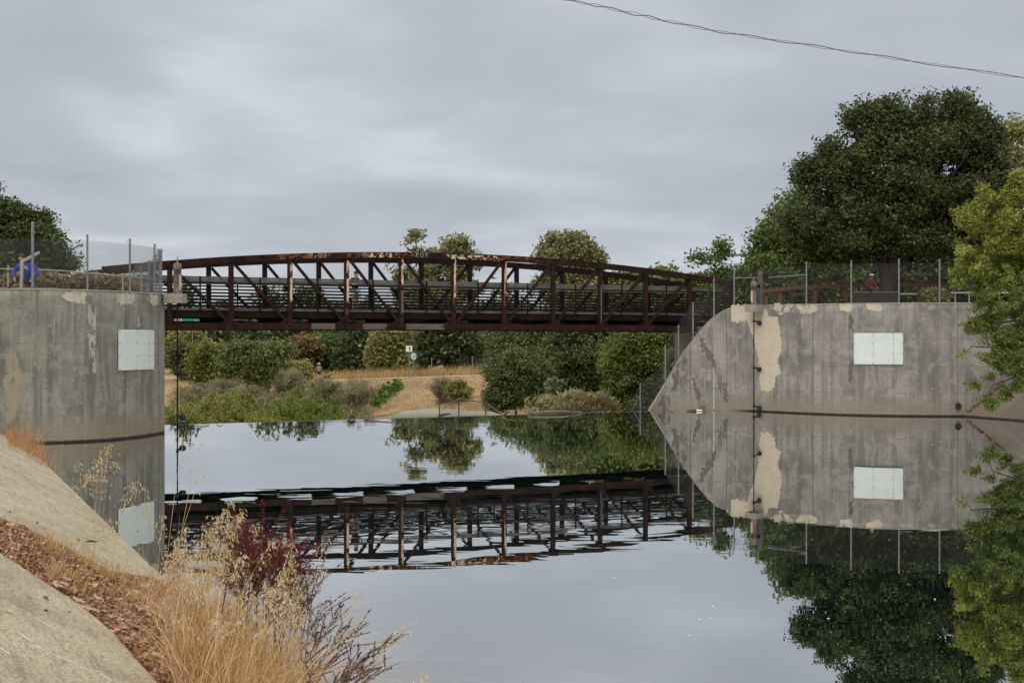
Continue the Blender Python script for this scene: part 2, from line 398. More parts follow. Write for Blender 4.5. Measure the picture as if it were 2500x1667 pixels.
# decals: thin flakes of paint / stain that follow a wall
def inpoly(x, y, P):
    c = False; j = len(P) - 1
    for i in range(len(P)):
        if (P[i][1] > y) != (P[j][1] > y) and x < (P[j][0] - P[i][0]) * (y - P[i][1]) / (P[j][1] - P[i][1]) + P[i][0]: c = not c
        j = i
    return c
def decal(W, root, name, poly, mat, off=.006, cell=2.0, rag=5, fq=.09, holes=None, label=None):
    xs = [p[0] for p in poly]; ys = [p[1] for p in poly]
    X0, X1, Y0, Y1 = min(xs) - 4, max(xs) + 4, min(ys) - 4, max(ys) + 4
    nx = int((X1 - X0) / cell) + 1; ny = int((Y1 - Y0) / cell) + 1
    ori = Vector(root.location); idx = {}; V = []; Fc = []; th = .006
    arcs = []
    for i in range(nx + 1):
        a = W.hit(X0 + i * cell); arcs.append(a)
    def vid(i, j):
        if (i, j) not in idx:
            a = arcs[i]; y = Y0 + j * cell; q = W.at(a)[0]; z = EYE - (y - CY) / F * q.y
            idx[(i, j)] = len(V); V.append(W.pt(a, z, off) - ori)
        return idx[(i, j)]
    for i in range(nx):
        if arcs[i] is None or arcs[i + 1] is None: continue
        for j in range(ny):
            x = X0 + (i + .5) * cell; y = Y0 + (j + .5) * cell
            xx = x + rag * nz(x * fq, y * fq, 3.3) + rag * .5 * nz(x * fq * 4, y * fq * 4, 7); yy = y + rag * nz(x * fq, y * fq, 9.1) + rag * .5 * nz(x * fq * 4, y * fq * 4, 1)
            if inpoly(xx, yy, poly):
                if holes is not None and nz(x * .12, y * .05, 5.5) + .4 * nz(x * .4, y * .2, 2) < holes: continue
                Fc.append((vid(i, j), vid(i, j + 1), vid(i + 1, j + 1), vid(i + 1, j)))
    if not Fc: return
    o = npmesh(name, V, Fc, mat, root)
    if label: o['label'] = label
    return o
decal(wallR, wr, 'paint_patch', [(1785, 744), (1845, 743), (1872, 758), (1880, 774), (1898, 772), (1905, 800), (1909, 860), (1898, 878), (1904, 895), (1908, 912), (1893, 920), (1891, 944), (1876, 956), (1858, 952), (1853, 925), (1853, 880), (1845, 850), (1842, 832), (1834, 812), (1828, 790), (1822, 782), (1800, 787), (1785, 784)], M_patch, rag=3, fq=.2, label='large ragged beige paint patch')
decal(wallR, wr, 'paint_patch', [(1884, 742), (2003, 742), (2003, 758), (1990, 765), (1930, 762), (1905, 768), (1893, 758)], M_patch2, holes=-.12, label='flaking beige paint patch along the wall top')
decal(wallR, wr, 'paint_patch', [(2048, 742), (2080, 742), (2080, 757), (2068, 762), (2052, 758)], M_patch, rag=3)
decal(wallR, wr, 'paint_patch', [(2115, 742), (2150, 742), (2156, 756), (2140, 761), (2118, 754)], M_patch, rag=3)
decal(wallR, wr, 'stain_streak', [(1712, 812), (1722, 842), (1742, 868), (1762, 915), (1778, 960), (1778, 985), (1764, 975), (1752, 925), (1735, 888), (1716, 860), (1708, 830)], M_stain, .004, rag=6, fq=.15, holes=-.25)
decal(wallR, wr, 'stain_streak', [(1650, 862), (1674, 850), (1674, 905), (1664, 948), (1642, 960), (1640, 920)], M_stain, .004, rag=9, fq=.12, holes=-.1)
decal(wallR, wr, 'stain_streak', [(1608, 985), (1620, 960), (1634, 975), (1640, 1003), (1606, 1003)], M_stain, .004, rag=6, fq=.12, holes=-.1)
decal(wallR, wr, 'stain_streak', [(1688, 918), (1708, 955), (1724, 985), (1726, 1001), (1706, 1001), (1700, 965)], M_stain, .004, rag=6, fq=.12, holes=-.2)
decal(wallR, wr, 'lime_streak', [(1741, 896), (1744, 896), (1744, 998), (1741, 998)], M_stain2, .005, rag=1.2, cell=1.2)
decal(wallR, wr, 'lime_streak', [(1958, 776), (1960, 776), (1960, 800), (1958, 800)], M_stain2, .005, rag=1.2, cell=1.2)
decal(wallR, wr, 'stain_streak', [(2076, 765), (2084, 775), (2086, 880), (2080, 952), (2070, 950), (2074, 850), (2072, 780)], M_stain, .004, rag=3, fq=.15, holes=0.02)
decal(wallL, wl, 'paint_patch', [(162, 713), (210, 714), (207, 744), (190, 742), (163, 736), (150, 722)], M_patch2, rag=6, fq=.15)
decal(wallL, wl, 'paint_patch', [(285, 715), (330, 717), (325, 744), (300, 744), (282, 740)], M_patch2, rag=6, fq=.15)
decal(wallL, wl, 'paint_patch', [(366, 719), (386, 720), (384, 745), (372, 746), (366, 735)], M_patch2, rag=5, fq=.15)
decal(wallL, wl, 'lime_streak', [(214, 750), (222, 740), (238, 750), (232, 850), (234, 910), (228, 910), (222, 850), (218, 880)], M_stain2, .005, rag=3, fq=.12, holes=.0)
decal(wallL, wl, 'lime_streak', [(328, 735), (337, 735), (342, 800), (332, 798)], M_stain2, .005, rag=2, fq=.12, holes=-.05)
decal(wallL, wl, 'dirt_band', [(14, 870), (38, 860), (58, 940), (48, 1010), (10, 1040)], M_tan, .005, rag=12, fq=.05, holes=-.45)
# boards bolted to the walls
def board(W, x0, x1, y0, y1, seams, label, loc_group=None):
    a0, a1 = W.hit(x0), W.hit(x1); mid = W.at((a0 + a1) / 2)[0]
    z1 = EYE - (y0 - CY) / F * W.at(a0)[0].y; z0 = EYE - (y1 - CY) / F * W.at(a0)[0].y
    e = thing('sign_board', (mid.x, mid.y, z0), label, 'sign board', 'blank white boards bolted to the walls')
    ori = Vector(e.location)
    cuts = [0] + seams + [1]
    for k in range(len(cuts) - 1):
        m = MB(); A = a0 + (a1 - a0) * cuts[k] + .004; B = a0 + (a1 - a0) * cuts[k + 1] - .004; n = 5
        for i in range(n):
            q = []
            for arc in (A + (B - A) * i / n, A + (B - A) * (i + 1) / n):
                for off in (.03, .055):
                    for z in (z0, z1): q.append(W.pt(arc, z, off) - ori)
            m.add(q, [(2, 6, 7, 3), (0, 1, 5, 4), (0, 4, 6, 2), (1, 3, 7, 5), (0, 2, 3, 1), (4, 5, 7, 6)])
        m.build('panel', M_board, e)
    b0 = MB(); b0.ball((0, 0, 0), .016, 6); bo = None
    for c in cuts:
        for fz in (.03, .35, .66, .97):
            arc = a0 + (a1 - a0) * min(max(c + (.02 if c == 0 else -.02), .015), .985)
            p = W.pt(arc, z0 + (z1 - z0) * fz, .062) - ori
            if bo is None: bo = b0.build('bolt', M_steel2, e, loc=p)
            else: link('bolt', bo.data, e, p)
    for c in cuts[1:-1]:
        k = MB(); arc = a0 + (a1 - a0) * c
        q = [W.pt(arc + da, z, .028) - ori for da in (-.012, .012) for z in (z0 + .02, z1 - .02)]
        k.add(q, [(0, 2, 3, 1)]); k.build('seam_backing', M_black2, e)
    return e
board(wallL, 287, 373, 804, 904, [.46, .83], 'blank white board near the free end of the left wall')
board(wallR, 2085, 2205, 813, 889, [.41, .81], 'wide blank white board on the right wall, under the oak')
# drain outlet in the right wall
a = wallR.hit(2339); p = wallR.pt(a, wallR.z(2339, 992), .0)
m = MB(); e = thing('drain_outlet', p, 'round dark drain pipe mouth in the right wall close to the bank corner', 'drain')
rs = [(.115, -.02), (.14, -.02), (.14, .05), (.115, .05), (.11, -.0)]
for (r0, y0), (r1, y1) in zip(rs[:-1], rs[1:]):
    for k in range(16):
        A0 = math.pi * k / 8; A1 = math.pi * (k + 1) / 8
        m.add([(r0 * math.cos(A0), -y0, 1.25 * r0 * math.sin(A0)), (r0 * math.cos(A1), -y0, 1.25 * r0 * math.sin(A1)), (r1 * math.cos(A1), -y1, 1.25 * r1 * math.sin(A1)), (r1 * math.cos(A0), -y1, 1.25 * r1 * math.sin(A0))], [(0, 1, 2, 3)])
m.build('pipe_rim', M_stain, e)
m = MB(); m.add([(.13 * math.cos(math.pi * k / 8), -.012, .16 * math.sin(math.pi * k / 8)) for k in range(16)], [tuple(range(16))]); m.build('pipe_mouth_shade', M_black2, e)  # flat black disc paints the shade inside the pipe
# ================================================================ water
def mk_water():
    m, t, b = lib('pond_water')
    v = mapped(t, (1, 1, 1))
    mp = N(t, 'ShaderNodeMapping'); mp.inputs['Rotation'].default_value = (0, 0, -TH); mp.inputs['Scale'].default_value = (.55, 1.25, 1)
    a = N(t, 'ShaderNodeTexCoord'); t.links.new(a.outputs['Object'], mp.inputs[0])
    w1 = noi(t, mp.outputs[0], 1.1, 2, .5, .6); w2 = noi(t, mp.outputs[0], .32, 2, .5, .3)
    msk = ramp(t, noi(t, v, .07, 2, .5), [(.38, (.12,) * 3), (.62, (1, 1, 1))])
    sx = N(t, 'ShaderNodeSeparateXYZ'); t.links.new(a.outputs['Object'], sx.inputs[0])
    # livelier in the mid-left under the bridge, calmer towards the right-hand wall and the near bank
    calm = M(t, 'SUBTRACT', 1.0, M(t, 'MULTIPLY', M(t, 'MAXIMUM', M(t, 'ADD', sx.outputs[0], 2.0), 0.0), .06), clamp=True)
    calm = M(t, 'MAXIMUM', calm, .22)
    h = M(t, 'MULTIPLY', M(t, 'ADD', w1, M(t, 'MULTIPLY', w2, 1.3)), M(t, 'MULTIPLY', msk, calm))
    bp = N(t, 'ShaderNodeBump'); bp.inputs['Strength'].default_value = 1; bp.inputs['Distance'].default_value = .0022
    t.links.new(h, bp.inputs['Height'])
    gl = N(t, 'ShaderNodeBsdfGlossy'); gl.inputs['Roughness'].default_value = .0; gl.inputs['Color'].default_value = (.98, .985, .985, 1)
    df = N(t, 'ShaderNodeBsdfDiffuse'); df.inputs['Color'].default_value = (.002, .010, .009, 1)
    fr = N(t, 'ShaderNodeFresnel'); fr.inputs['IOR'].default_value = 1.5
    t.links.new(bp.outputs[0], gl.inputs['Normal']); t.links.new(bp.outputs[0], fr.inputs['Normal'])
    fac = M(t, 'ADD', M(t, 'MULTIPLY', fr.outputs[0], .45), .58, clamp=True)
    mx = N(t, 'ShaderNodeMixShader'); t.links.new(fac, mx.inputs[0]); t.links.new(df.outputs[0], mx.inputs[1]); t.links.new(gl.outputs[0], mx.inputs[2])
    t.links.new(mx.outputs[0], t.nodes['Material Output'].inputs[0]); return m
M_water = mk_water()
CR0 = Vector((-18.0, 48.05)); CRD = Vector((.885, .466)).normalized()
def crest(s): return CR0 + CRD * s       # weir crest, s in metres
# crest passes (-12.4, 51) and (6.2, 60.8)
m = MB(); wp = [(-30, -25), (45, -25), (45, 57.5), (7.2, 62.3)] + [tuple(crest(s)) for s in (28.2, 20, 10, 0)] + [(-30, 42)]
m.add([(x, y, 0) for x, y in wp], [tuple(range(len(wp)))])
wat = m.build('water', M_water); tag(wat, 'calm grey-green pond water mirroring bridge, wall and trees', None, None, 'structure')
# weir body
m = MB(); c0, c1 = crest(-2), crest(28.6); nn_ = Vector((-CRD.y, CRD.x))
pro = [(0.012, -.9), (0.012, -.012), (.25, .0), (.6, -.12), (1.6, -1.2), (3.2, -4.2)]
vs = [(c.x + nn_.x * o, c.y + nn_.y * o, z) for c in (c0, c1) for o, z in pro]
m.add(vs, [(i, i + 6, i + 7, i + 1) for i in range(5)])
o = m.build('weir', M_stain); tag(o, 'dark straight weir crest where the pond water ends under the bridge', 'weir')
# ================================================================ terrain beyond and plateaus
path_px = [(-800, 915, 190), (300, 921, 180), (440, 923, 175), (620, 928, 168), (746, 930, 163), (1006, 922, 145), (1200, 916, 135), (1350, 908, 128), (1600, 880, 120), (2400, 850, 110)]
PX = [px(*p) for p in path_px]; PXx = [p.x for p in PX]; PYy = [p.y for p in PX]; PZz = [p.z for p in PX]
def sstep(a, b, x):
    t = min(1, max(0, (x - a) / (b - a))); return t * t * (3 - 2 * t)
RWx = [p.x for p in wallR.p]; RWy = [p.y for p in wallR.p]
def ground(X, Y):
    yp = float(np.interp(X, PXx, PYy)); zp = float(np.interp(X, PXx, PZz))
    h = -4.2 + (zp + 4.2) * sstep(yp - 30, yp - 1.5, Y)
    if Y > yp + 4: h += min((Y - yp - 4) * .012, 3.5)
    if Y > 500: h = min(h, 3)
    h += (.25 * nz(X * .09, Y * .09) + .1 * nz(X * .4, Y * .4)) * (0 if abs(Y - yp) < 3.5 else 1)
    # left plateau
    if Y >= 43.2:
        lx = -13.6 if Y < 46 else (-13.6 - .47 * (Y - 46) if Y < 51.5 else -16.4 - .5 * (Y - 51.5))
        wd = .8 if Y < 52 else 4
        k = 1 - sstep(lx, lx + wd, X)
        k *= 1 - sstep(85, 110, Y)
        h = h * (1 - k) + 4.42 * k
    if X > 7:
        wy = float(np.interp(X, RWx, RWy)) + 1.6
        if Y > wy:
            k = sstep(8.6, 12.5, X - .06 * (Y - 62)) if Y > 63 else sstep(9.5, 11.5, X)
            k *= 1 - sstep(100, 125, Y)
            h = h * (1 - k) + 4.5 * k
    return h
def ghit(x, y):
    """first point of the land beyond the weir seen at (x, y)"""
    Y = 68.0
    while Y < 420:
        p = px(x, y, Y)
        if p.z <= ground(p.x, Y): return p
        Y += .6
    return px(x, y, 190)
xs = np.concatenate([np.arange(-900, -80, 40), np.arange(-80, -30, 3), np.arange(-30, 40, .8), np.arange(40, 90, 3), np.arange(90, 950, 40)])
ys = np.concatenate([[42.5, 43.2], np.arange(44, 72, .8), np.arange(72, 200, 2.0), np.arange(200, 320, 10), [400, 600, 1000, 2000, 3500]])
V = [(x, y, ground(x, y)) for y in ys for x in xs]
nx = len(xs); Fc = [(j * nx + i, j * nx + i + 1, (j + 1) * nx + i + 1, (j + 1) * nx + i) for j in range(len(ys) - 1) for i in range(nx - 1)]
def mk_ground():
    m, t, b = lib('dry_grass_ground'); v = mapped(t)
    f = noi(t, v, .18, 8, .75); f2 = noi(t, v, 1.6, 9, .85); f3 = noi(t, mapped(t, (1, .35, 1)), .9, 4, .6)
    c = ramp(t, f2, [(.3, (.20, .13, .065)), (.52, (.37, .26, .135)), (.7, (.50, .375, .21))])
    c = mixc(t, ramp(t, f, [(.44, (0, 0, 0)), (.56, (.75,) * 3)]), c, (.19, .135, .075))
    c = mixc(t, ramp(t, f3, [(.62, (0, 0, 0)), (.72, (.7,) * 3)]), c, (.13, .13, .06))
    t.links.new(c, b.inputs['Base Color']); setin(b, Roughness=.95); bumpn(t, b, f2, .8, .25); return m
M_ground = mk_ground()
o = npmesh('ground', V, Fc, M_ground); tag(o, 'dry golden grassy creek banks and land beyond the bridge', None, None, 'structure')
o.data.polygons.foreach_set('use_smooth', [True] * len(o.data.polygons))
# dirt path
M_path = simple('dusty_path', (.52, .42, .29), (.42, .33, .22), 1.5)
m = MB(); vs = []; n = 60
for i in range(n + 1):
    X = PXx[1] + (PXx[8] - PXx[1]) * i / n; Y = float(np.interp(X, PXx, PYy))
    for o_ in (-1.6, 1.9): vs.append((X, Y + o_, ground(X, Y) + .03 + (.0 if o_ > 0 else .0)))
m.add(vs, [(2 * i, 2 * i + 2, 2 * i + 3, 2 * i + 1) for i in range(n)])
tag(m.build('path', M_path), 'pale dirt trail along the top of the far bank', None, None, 'structure')
# near bank: dirt plane, slabs
M_dirt = simple('brown_bank_soil', (.17, .11, .065), (.09, .06, .04), 7, bump=.8, dist=.03)
m = MB(); vs = []
ts = list(np.arange(-22, 42.5, 1.5)); ds = [-3, -.6, 0, .6, 1.2, 2, 3, 5, 8, 12]
for t_ in ts:
    for d in ds:
        p = bank_pt(t_, d, -.10 + .03 * nz(t_ * .8, d * 1.5)); vs.append(p)
k = len(ds); m.add(vs, [(j * k + i, j * k + i + 1, (j + 1) * k + i + 1, (j + 1) * k + i) for j in range(len(ts) - 1) for i in range(k - 1)])
tag(m.build('bank_soil', M_dirt, smooth=True), 'brown soil of the near bank under slabs and grass', None, None, 'structure')
def mk_slab():
    m, t, b = lib('exposed_aggregate_slab')
    a = N(t, 'ShaderNodeTexCoord'); ro = N(t, 'ShaderNodeMapping'); ro.inputs['Rotation'].default_value = (0, 0, -math.atan(WB) - .0)
    ro.vector_type = 'POINT'; t.links.new(a.outputs['Object'], ro.inputs[0])
    st = N(t, 'ShaderNodeMapping'); st.inputs['Scale'].default_value = (6, .7, 3); t.links.new(ro.outputs[0], st.inputs[0])
    v = a.outputs['Object']
    f1 = noi(t, v, 38, 4, .8); f2 = noi(t, st.outputs[0], 1.6, 6, .65, .2); f3 = noi(t, v, 1.1, 5, .6); f4 = noi(t, st.outputs[0], 6, 4, .6)
    c = ramp(t, f3, [(.35, (.33, .29, .205)), (.62, (.46, .41, .30))])
    c = mixc(t, ramp(t, f2, [(.52, (0, 0, 0)), (.66, (.55,) * 3)]), c, (.15, .13, .095))
    c = mixc(t, ramp(t, f4, [(.57, (0, 0, 0)), (.66, (.5,) * 3)]), c, (.13, .11, .08))
    c = mixc(t, ramp(t, f1, [(.38, (.85,) * 3), (.52, (0, 0, 0))]), c, (.12, .10, .07))
    c = mixc(t, ramp(t, f1, [(.57, (0, 0, 0)), (.66, (.65,) * 3)]), c, (.60, .55, .44))
    t.links.new(c, b.inputs['Base Color']); setin(b, Roughness=.9); bumpn(t, b, M(t, 'ADD', f1, M(t, 'MULTIPLY', f2, .7)), .55, .012); return m
M_slab = mk_slab()
def slab(poly_xy, label, h=.0):
    # poly in plan; top lies on the bank plane
    m = MB(); top = []; bot = []
    for x, y in poly_xy:
        z = KB * bank_d(x, y) + h; top.append((x, y, z)); bot.append((x, y, z - .16))
    n = len(top); m.add(top + bot, [tuple(range(n)), tuple(range(2 * n - 1, n - 1, -1))] + [(i, i + n, (i + 1) % n + n, (i + 1) % n) for i in range(n)])
    o = m.build('bank_slab', M_slab); return tag(o, label, 'concrete slab', 'concrete slabs paving the near bank')
up_edge = [bank_hit(*p) for p in [(0, 1264), (60, 1284), (110, 1310), (157, 1332), (210, 1362), (270, 1392), (330, 1402), (385, 1412)]]
dn_edge = [bank_hit(*p) for p in [(0, 1349), (40, 1375), (85, 1404), (140, 1440), (191, 1472), (235, 1508), (276, 1544), (332, 1608), (383, 1663), (420, 1720), (470, 1830), (520, 1980)]]
wl0 = [bank_pt(t_, -.25) for t_ in (17.3, 21, 26, 31, 36, 41.0)]
far = [bank_pt(41.0, 9.0)]
P1 = [(p.x, p.y) for p in wl0] + [(-20.5, 38.4), (-14.0, 20)] + [(p.x, p.y) for p in up_edge]
slab(P1, 'far pale concrete bank slab running up to the left wall')
pA = dn_edge[0]
P2 = [(p.x, p.y) for p in dn_edge][::-1]
P2 = [(-9.0, 17.5 - 1.0)] + [(-9.0, 3.0)] + P2
slab(P2, 'near concrete bank slab in the lower left corner, scratched with white lines')
# white scratches on the near slab
M_scr = simple('white_scratch', (.80, .78, .72), (.66, .63, .55), 20, bump=0)
scr = [((80, 1464), (145, 1495)), ((0, 1468), (60, 1492)), ((60, 1492), (150, 1545)), ((150, 1545), (215, 1575)), ((38, 1538), (110, 1590)), ((110, 1590), (190, 1622)), ((232, 1636), (278, 1664)), ((0, 1378), (28, 1394)), ((0, 1410), (40, 1428)), ((-10, 1575), (30, 1600))]
slab2 = [o for o in bpy.data.objects if o.name.startswith('bank_slab')][-1]
m = MB()
for (a, b) in scr:
    A = bank_hit(*a); B = bank_hit(*b); n = 7; wdt = .02
    d = (B - A).normalized(); s = Vector((-d.y, d.x, 0)).normalized()
    for i in range(n):
        if random.Random(i * 7 + a[0]).random() < .12: continue
        q = []
        for f in (i / n, (i + 1) / n):
            p = A.lerp(B, f); wv = wdt * (.35 + .4 * abs(nz(f * 5, a[0]))) * (1 if 0 < f < 1 else .2)
            for sg in (-1, 1):
                r = p + s * sg * wv; r.z = KB * bank_d(r.x, r.y) + .003; q.append(r)
        m.add(q, [(0, 2, 3, 1)])
m.build('scratch_marks', M_scr, slab2)
# right-hand bank slope + right plateau front
M_bankR = concrete('right_bank_concrete', (.17, .145, .125), (.18, .14, .11), streak=.5)
V = []; UV = []; Fc = []
nT, nD = 30, 14
for i in range(nT + 1):
    for j in range(nD + 1):
        y = 56.49 - i * 2.3; d = -1.5 + j * .5
        V.append((18.6 + (56.5 - y) * .382 + d / .934, y, d * .85 + .02 * nz(y, d))); UV.append((y, max(d * .85, -.5)))
for i in range(nT):
    for j in range(nD): k = i * (nD + 1) + j; Fc.append((k, k + 1, k + nD + 2, k + nD + 1))
o = npmesh('right_bank', V, Fc, M_bankR, None, None, UV); tag(o, 'sloping concrete-faced bank right of the wall corner', None, None, 'structure')
# ================================================================ bridge
br = thing('truss_bridge', BO, 'rust-red arched steel truss footbridge with slatted railings and graffiti, spanning the pond', 'bridge', rz=TH)
I0, I1 = -2, 10
def ztop(i): return EYE + 3.97 - .0265 * (i - 4) ** 2
def zbot(i): return EYE + .455 + .06 * (1 - ((i - 4) / 6) ** 2)
def chord(side, y, zf, h, w, name, mat):
    m = MB(); st = 24; vs = []; fs = []
    x0, x1 = I0 - .06, I1 + .06
    for k in range(st + 1):
        i = x0 + (x1 - x0) * k / st; z = zf(i)
        vs += [(i * BS, y - w / 2, z - h), (i * BS, y + w / 2, z - h), (i * BS, y + w / 2, z), (i * BS, y - w / 2, z)]
    for k in range(st):
        a = 4 * k; fs += [(a, a + 4, a + 5, a + 1), (a + 1, a + 5, a + 6, a + 2), (a + 2, a + 6, a + 7, a + 3), (a + 3, a + 7, a + 4, a)]
    fs += [(0, 1, 2, 3), (4 * st + 3, 4 * st + 2, 4 * st + 1, 4 * st)]
    m.add(vs, fs); return m.build(name, mat, br)
near = {}
for s, y in ((0, 0.0), (1, BW)):
    mt = M_steel if s == 0 else M_steel2  # far truss: same steel with its shade painted in as a darker colour
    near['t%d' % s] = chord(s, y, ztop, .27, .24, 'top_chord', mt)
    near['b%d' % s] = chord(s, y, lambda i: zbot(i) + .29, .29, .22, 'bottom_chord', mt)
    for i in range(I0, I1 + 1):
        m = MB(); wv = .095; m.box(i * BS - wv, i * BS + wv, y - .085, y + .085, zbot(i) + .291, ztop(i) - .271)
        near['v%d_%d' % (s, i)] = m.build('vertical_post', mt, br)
        if I0 < i < I1:
            m = MB(); zb = zbot(i) + .292; sg = -1 if i <= 4 else 1   # gusset at the foot
            m.add([(i * BS + sg * .1, y - .02, zb), (i * BS + sg * .42, y - .02, zb), (i * BS + sg * .1, y - .02, zb + .30), (i * BS + sg * .1, y + .02, zb), (i * BS + sg * .42, y + .02, zb), (i * BS + sg * .1, y + .02, zb + .30)], [(0, 1, 2), (3, 5, 4), (0, 3, 4, 1), (1, 4, 5, 2), (2, 5, 3, 0)])
            m.build('gusset_plate', mt, near['v%d_%d' % (s, i)])
    for i in range(I0, I1):
        a, b = (i, i + 1)
        if i < 4: p = (a * BS + .13, y, ztop(a) - .30); q = (b * BS - .13, y, zbot(b) + .33)
        else: p = (a * BS + .13, y, zbot(a) + .33); q = (b * BS - .13, y, ztop(b) - .30)
        m = MB(); m.bar(p, q, .125, .11, (0, 1, 0)); near['d%d_%d' % (s, i)] = m.build('diagonal_brace', mt, br)
# deck, beams, railings
x0, x1 = I0 * BS, I1 * BS
m = MB()
k = 0
while x0 + k * .3 < x1:
    xx = x0 + k * .3; m.box(xx + .006, xx + .294, .24, BW - .24, 4.40, 4.45); k += 1
m.build('deck', M_deck, br)
for y in (.20, BW - .26):
    m = MB(); m.box(x0, x1, y, y + .06, 4.10, 4.37); m.build('stringer', M_steel2 if y < 1 else M_black, br)
    m = MB(); m.box(x0, x1, y - .03, y + .03 - .032, 4.39, 4.50); m.build('toe_board', M_wood, br)
for y in (.9, 1.9, 2.9):
    m = MB(); m.box(x0, x1, y - .05, y + .05, 4.20, 4.398); m.build('stringer', M_black, br)
for i in range(I0, I1 + 1):
    m = MB(); m.box(i * BS - .07, i * BS + .07, .125, BW - .125, zbot(i) + .12, 4.19 if 0 else 4.095); m.build('floor_beam', M_black, br)
for i in range(I0, I1):
    m = MB(); a = (i * BS + .1, .12, 3.93); b = ((i + 1) * BS - .1, BW - .12, 3.93)
    if i % 2: a, b = (a[0], BW - .12, a[2]), (b[0], .12, b[2])
    m.bar(a, b, .07, .07); m.build('wind_brace', M_black, br)
for y, s in ((.14, 0), (BW - .14, 1)):
    g = MB()
    for k in range(8): g.box(x0, x1, y - .018, y + .018, 4.515 + k * .142, 4.515 + k * .142 + .062)
    g.build('rail_slats', M_black, br)
    g = MB(); n = 12
    for k in range(I0, I1):
        for z0 in (5.62, 5.715):
            g.box(k * BS + .004, (k + 1) * BS - .004, y - .025, y + .03, z0, z0 + .086)
    g.build('handrail_plank', M_wood, br)
    for k in range(2 * I0 + 1, 2 * I1, 2):
        g = MB(); g.box(k * BS / 2 - .03, k * BS / 2 + .03, y + (-.062 if s == 0 else .031), y + (-.027 if s == 0 else .066), 4.39, 5.80); g.build('rail_post', M_black, br)
# flaking paint and rust, set a few mm proud of the members
def flake(par, name, mat, u0, u1, v0, v1, fpos, thr, fs=(4, 9), cell=.02, seed=0, label=None):
    nu = max(2, int((u1 - u0) / cell)); nv = max(2, int((v1 - v0) / cell)); idx = {}; V = []; Fc = []
    def vid(i, j):
        if (i, j) not in idx:
            idx[(i, j)] = len(V); V.append(fpos(u0 + (u1 - u0) * i / nu, v0 + (v1 - v0) * j / nv))
        return idx[(i, j)]
    for i in range(nu):
        for j in range(nv):
            u = u0 + (u1 - u0) * (i + .5) / nu; v = v0 + (v1 - v0) * (j + .5) / nv
            e = min(1, (i + .5) / nu * 8, (nu - i - .5) / nu * 8)
            if nz(u * fs[0], v * fs[1], seed) + .45 * nz(u * fs[0] * 3, v * fs[1] * 3, seed + 5) - (1 - e) * .5 > thr:
                Fc.append((vid(i, j), vid(i + 1, j), vid(i + 1, j + 1), vid(i, j + 1)))
    if Fc:
        o = npmesh(name, V, Fc, mat, par)
        if label: o['label'] = label
tcf = lambda u, v: (u, -.124, ztop(u / BS) - .262 + v)
flake(near['t0'], 'rust_patch', M_rust, .7 * BS, 1.75 * BS, .03, .25, tcf, -.05, seed=1)
flake(near['t0'], 'rust_patch', M_rust, 2.0 * BS, 3.35 * BS, .0, .25, tcf, .02, seed=2)
flake(near['t0'], 'flaked_paint', M_cream, 2.2 * BS, 3.0 * BS, .03, .22, lambda u, v: (u, -.127, ztop(u / BS) - .262 + v), .18, fs=(7, 6), seed=3)
flake(near['t0'], 'flaked_paint', M_cream, 3.75 * BS, 4.95 * BS, .0, .2, tcf, .0, seed=4, fs=(5, 9))
flake(near['t0'], 'rust_patch', M_rust, 4.2 * BS, 5.9 * BS, .02, .25, lambda u, v: (u, -.127, ztop(u / BS) - .262 + v), .12, seed=6)
def bcf(u, v): return (u, -.114, zbot(u / BS) + .02 + v)
for a, b in ((1.36, 1.78), (2.28, 2.72), (3.08, 3.8), (9.15, 9.9)):
    flake(near['b0'], 'grey_overpaint', M_greypaint, a * BS, b * BS, .0, .25, bcf, -.8, cell=.03)
for i, (za, zb2, thr) in {1: (4.75, 9, -.22), 2: (4.55, 9, -.22), 3: (5.6, 9, -.18), 4: (4.9, 9, -.12), 5: (5.1, 9, -.15)}.items():
    P = near['v0_%d' % i]; zt = min(ztop(i) - .28, zb2)
    flake(P, 'peeled_paint', M_cream, za, zt, -.02, .085, lambda u, v, i=i: (i * BS + v, -.089, u), thr, fs=(1.6, 9), cell=.018, seed=i)
    flake(P, 'rust_patch', M_rust, za - .4, zt, -.05, .09, lambda u, v, i=i: (i * BS + v, -.0872, u), .05, fs=(2, 9), cell=.018, seed=i + 20)
flake(near['v0_3'], 'grey_overpaint', M_greypaint, 4.35, 5.35, -.03, .09, lambda u, v: (3 * BS + v, -.089, u), -.7)
flake(near['v0_6'], 'rust_patch', M_steel, 4.3, 5.4, .02, .09, lambda u, v: (6 * BS + v, -.089, u), .0)
flake(near['v0_9'], 'rust_patch', M_rust, 4.3, 5.3, .0, .09, lambda u, v: (9 * BS + v, -.089, u), .05, fs=(2, 9))
flake(near['v0_7'], 'rust_patch', M_greypaint, 3.9, 5.8, -.01, .06, lambda u, v: (7 * BS + v, -.089, u), -.3, fs=(1, 9))
pa_ = Vector((2 * BS + .13, 0, ztop(2) - .30)); pb_ = Vector((3 * BS - .13, 0, zbot(3) + .33)); dd = (pb_ - pa_).normalized(); up_ = Vector((-dd.z, 0, dd.x))
flake(near['d0_2'], 'peeled_paint', M_cream, .95, 2.15, -.05, .05, lambda u, v: tuple(pa_ + dd * u + up_ * v + Vector((0, -.059, 0))), -.2, fs=(2, 9), cell=.018, seed=31)
pa5 = Vector((5 * BS + .13, 0, zbot(5) + .33)); pb5 = Vector((6 * BS - .13, 0, ztop(6) - .30)); d5 = (pb5 - pa5).normalized(); u5 = Vector((-d5.z, 0, d5.x))
flake(near['d0_5'], 'rust_patch', M_rust, 1.6, 3.1, -.05, .05, lambda u, v: tuple(pa5 + d5 * u + u5 * v + Vector((0, -.059, 0))), .0, fs=(2, 9), cell=.018, seed=33)
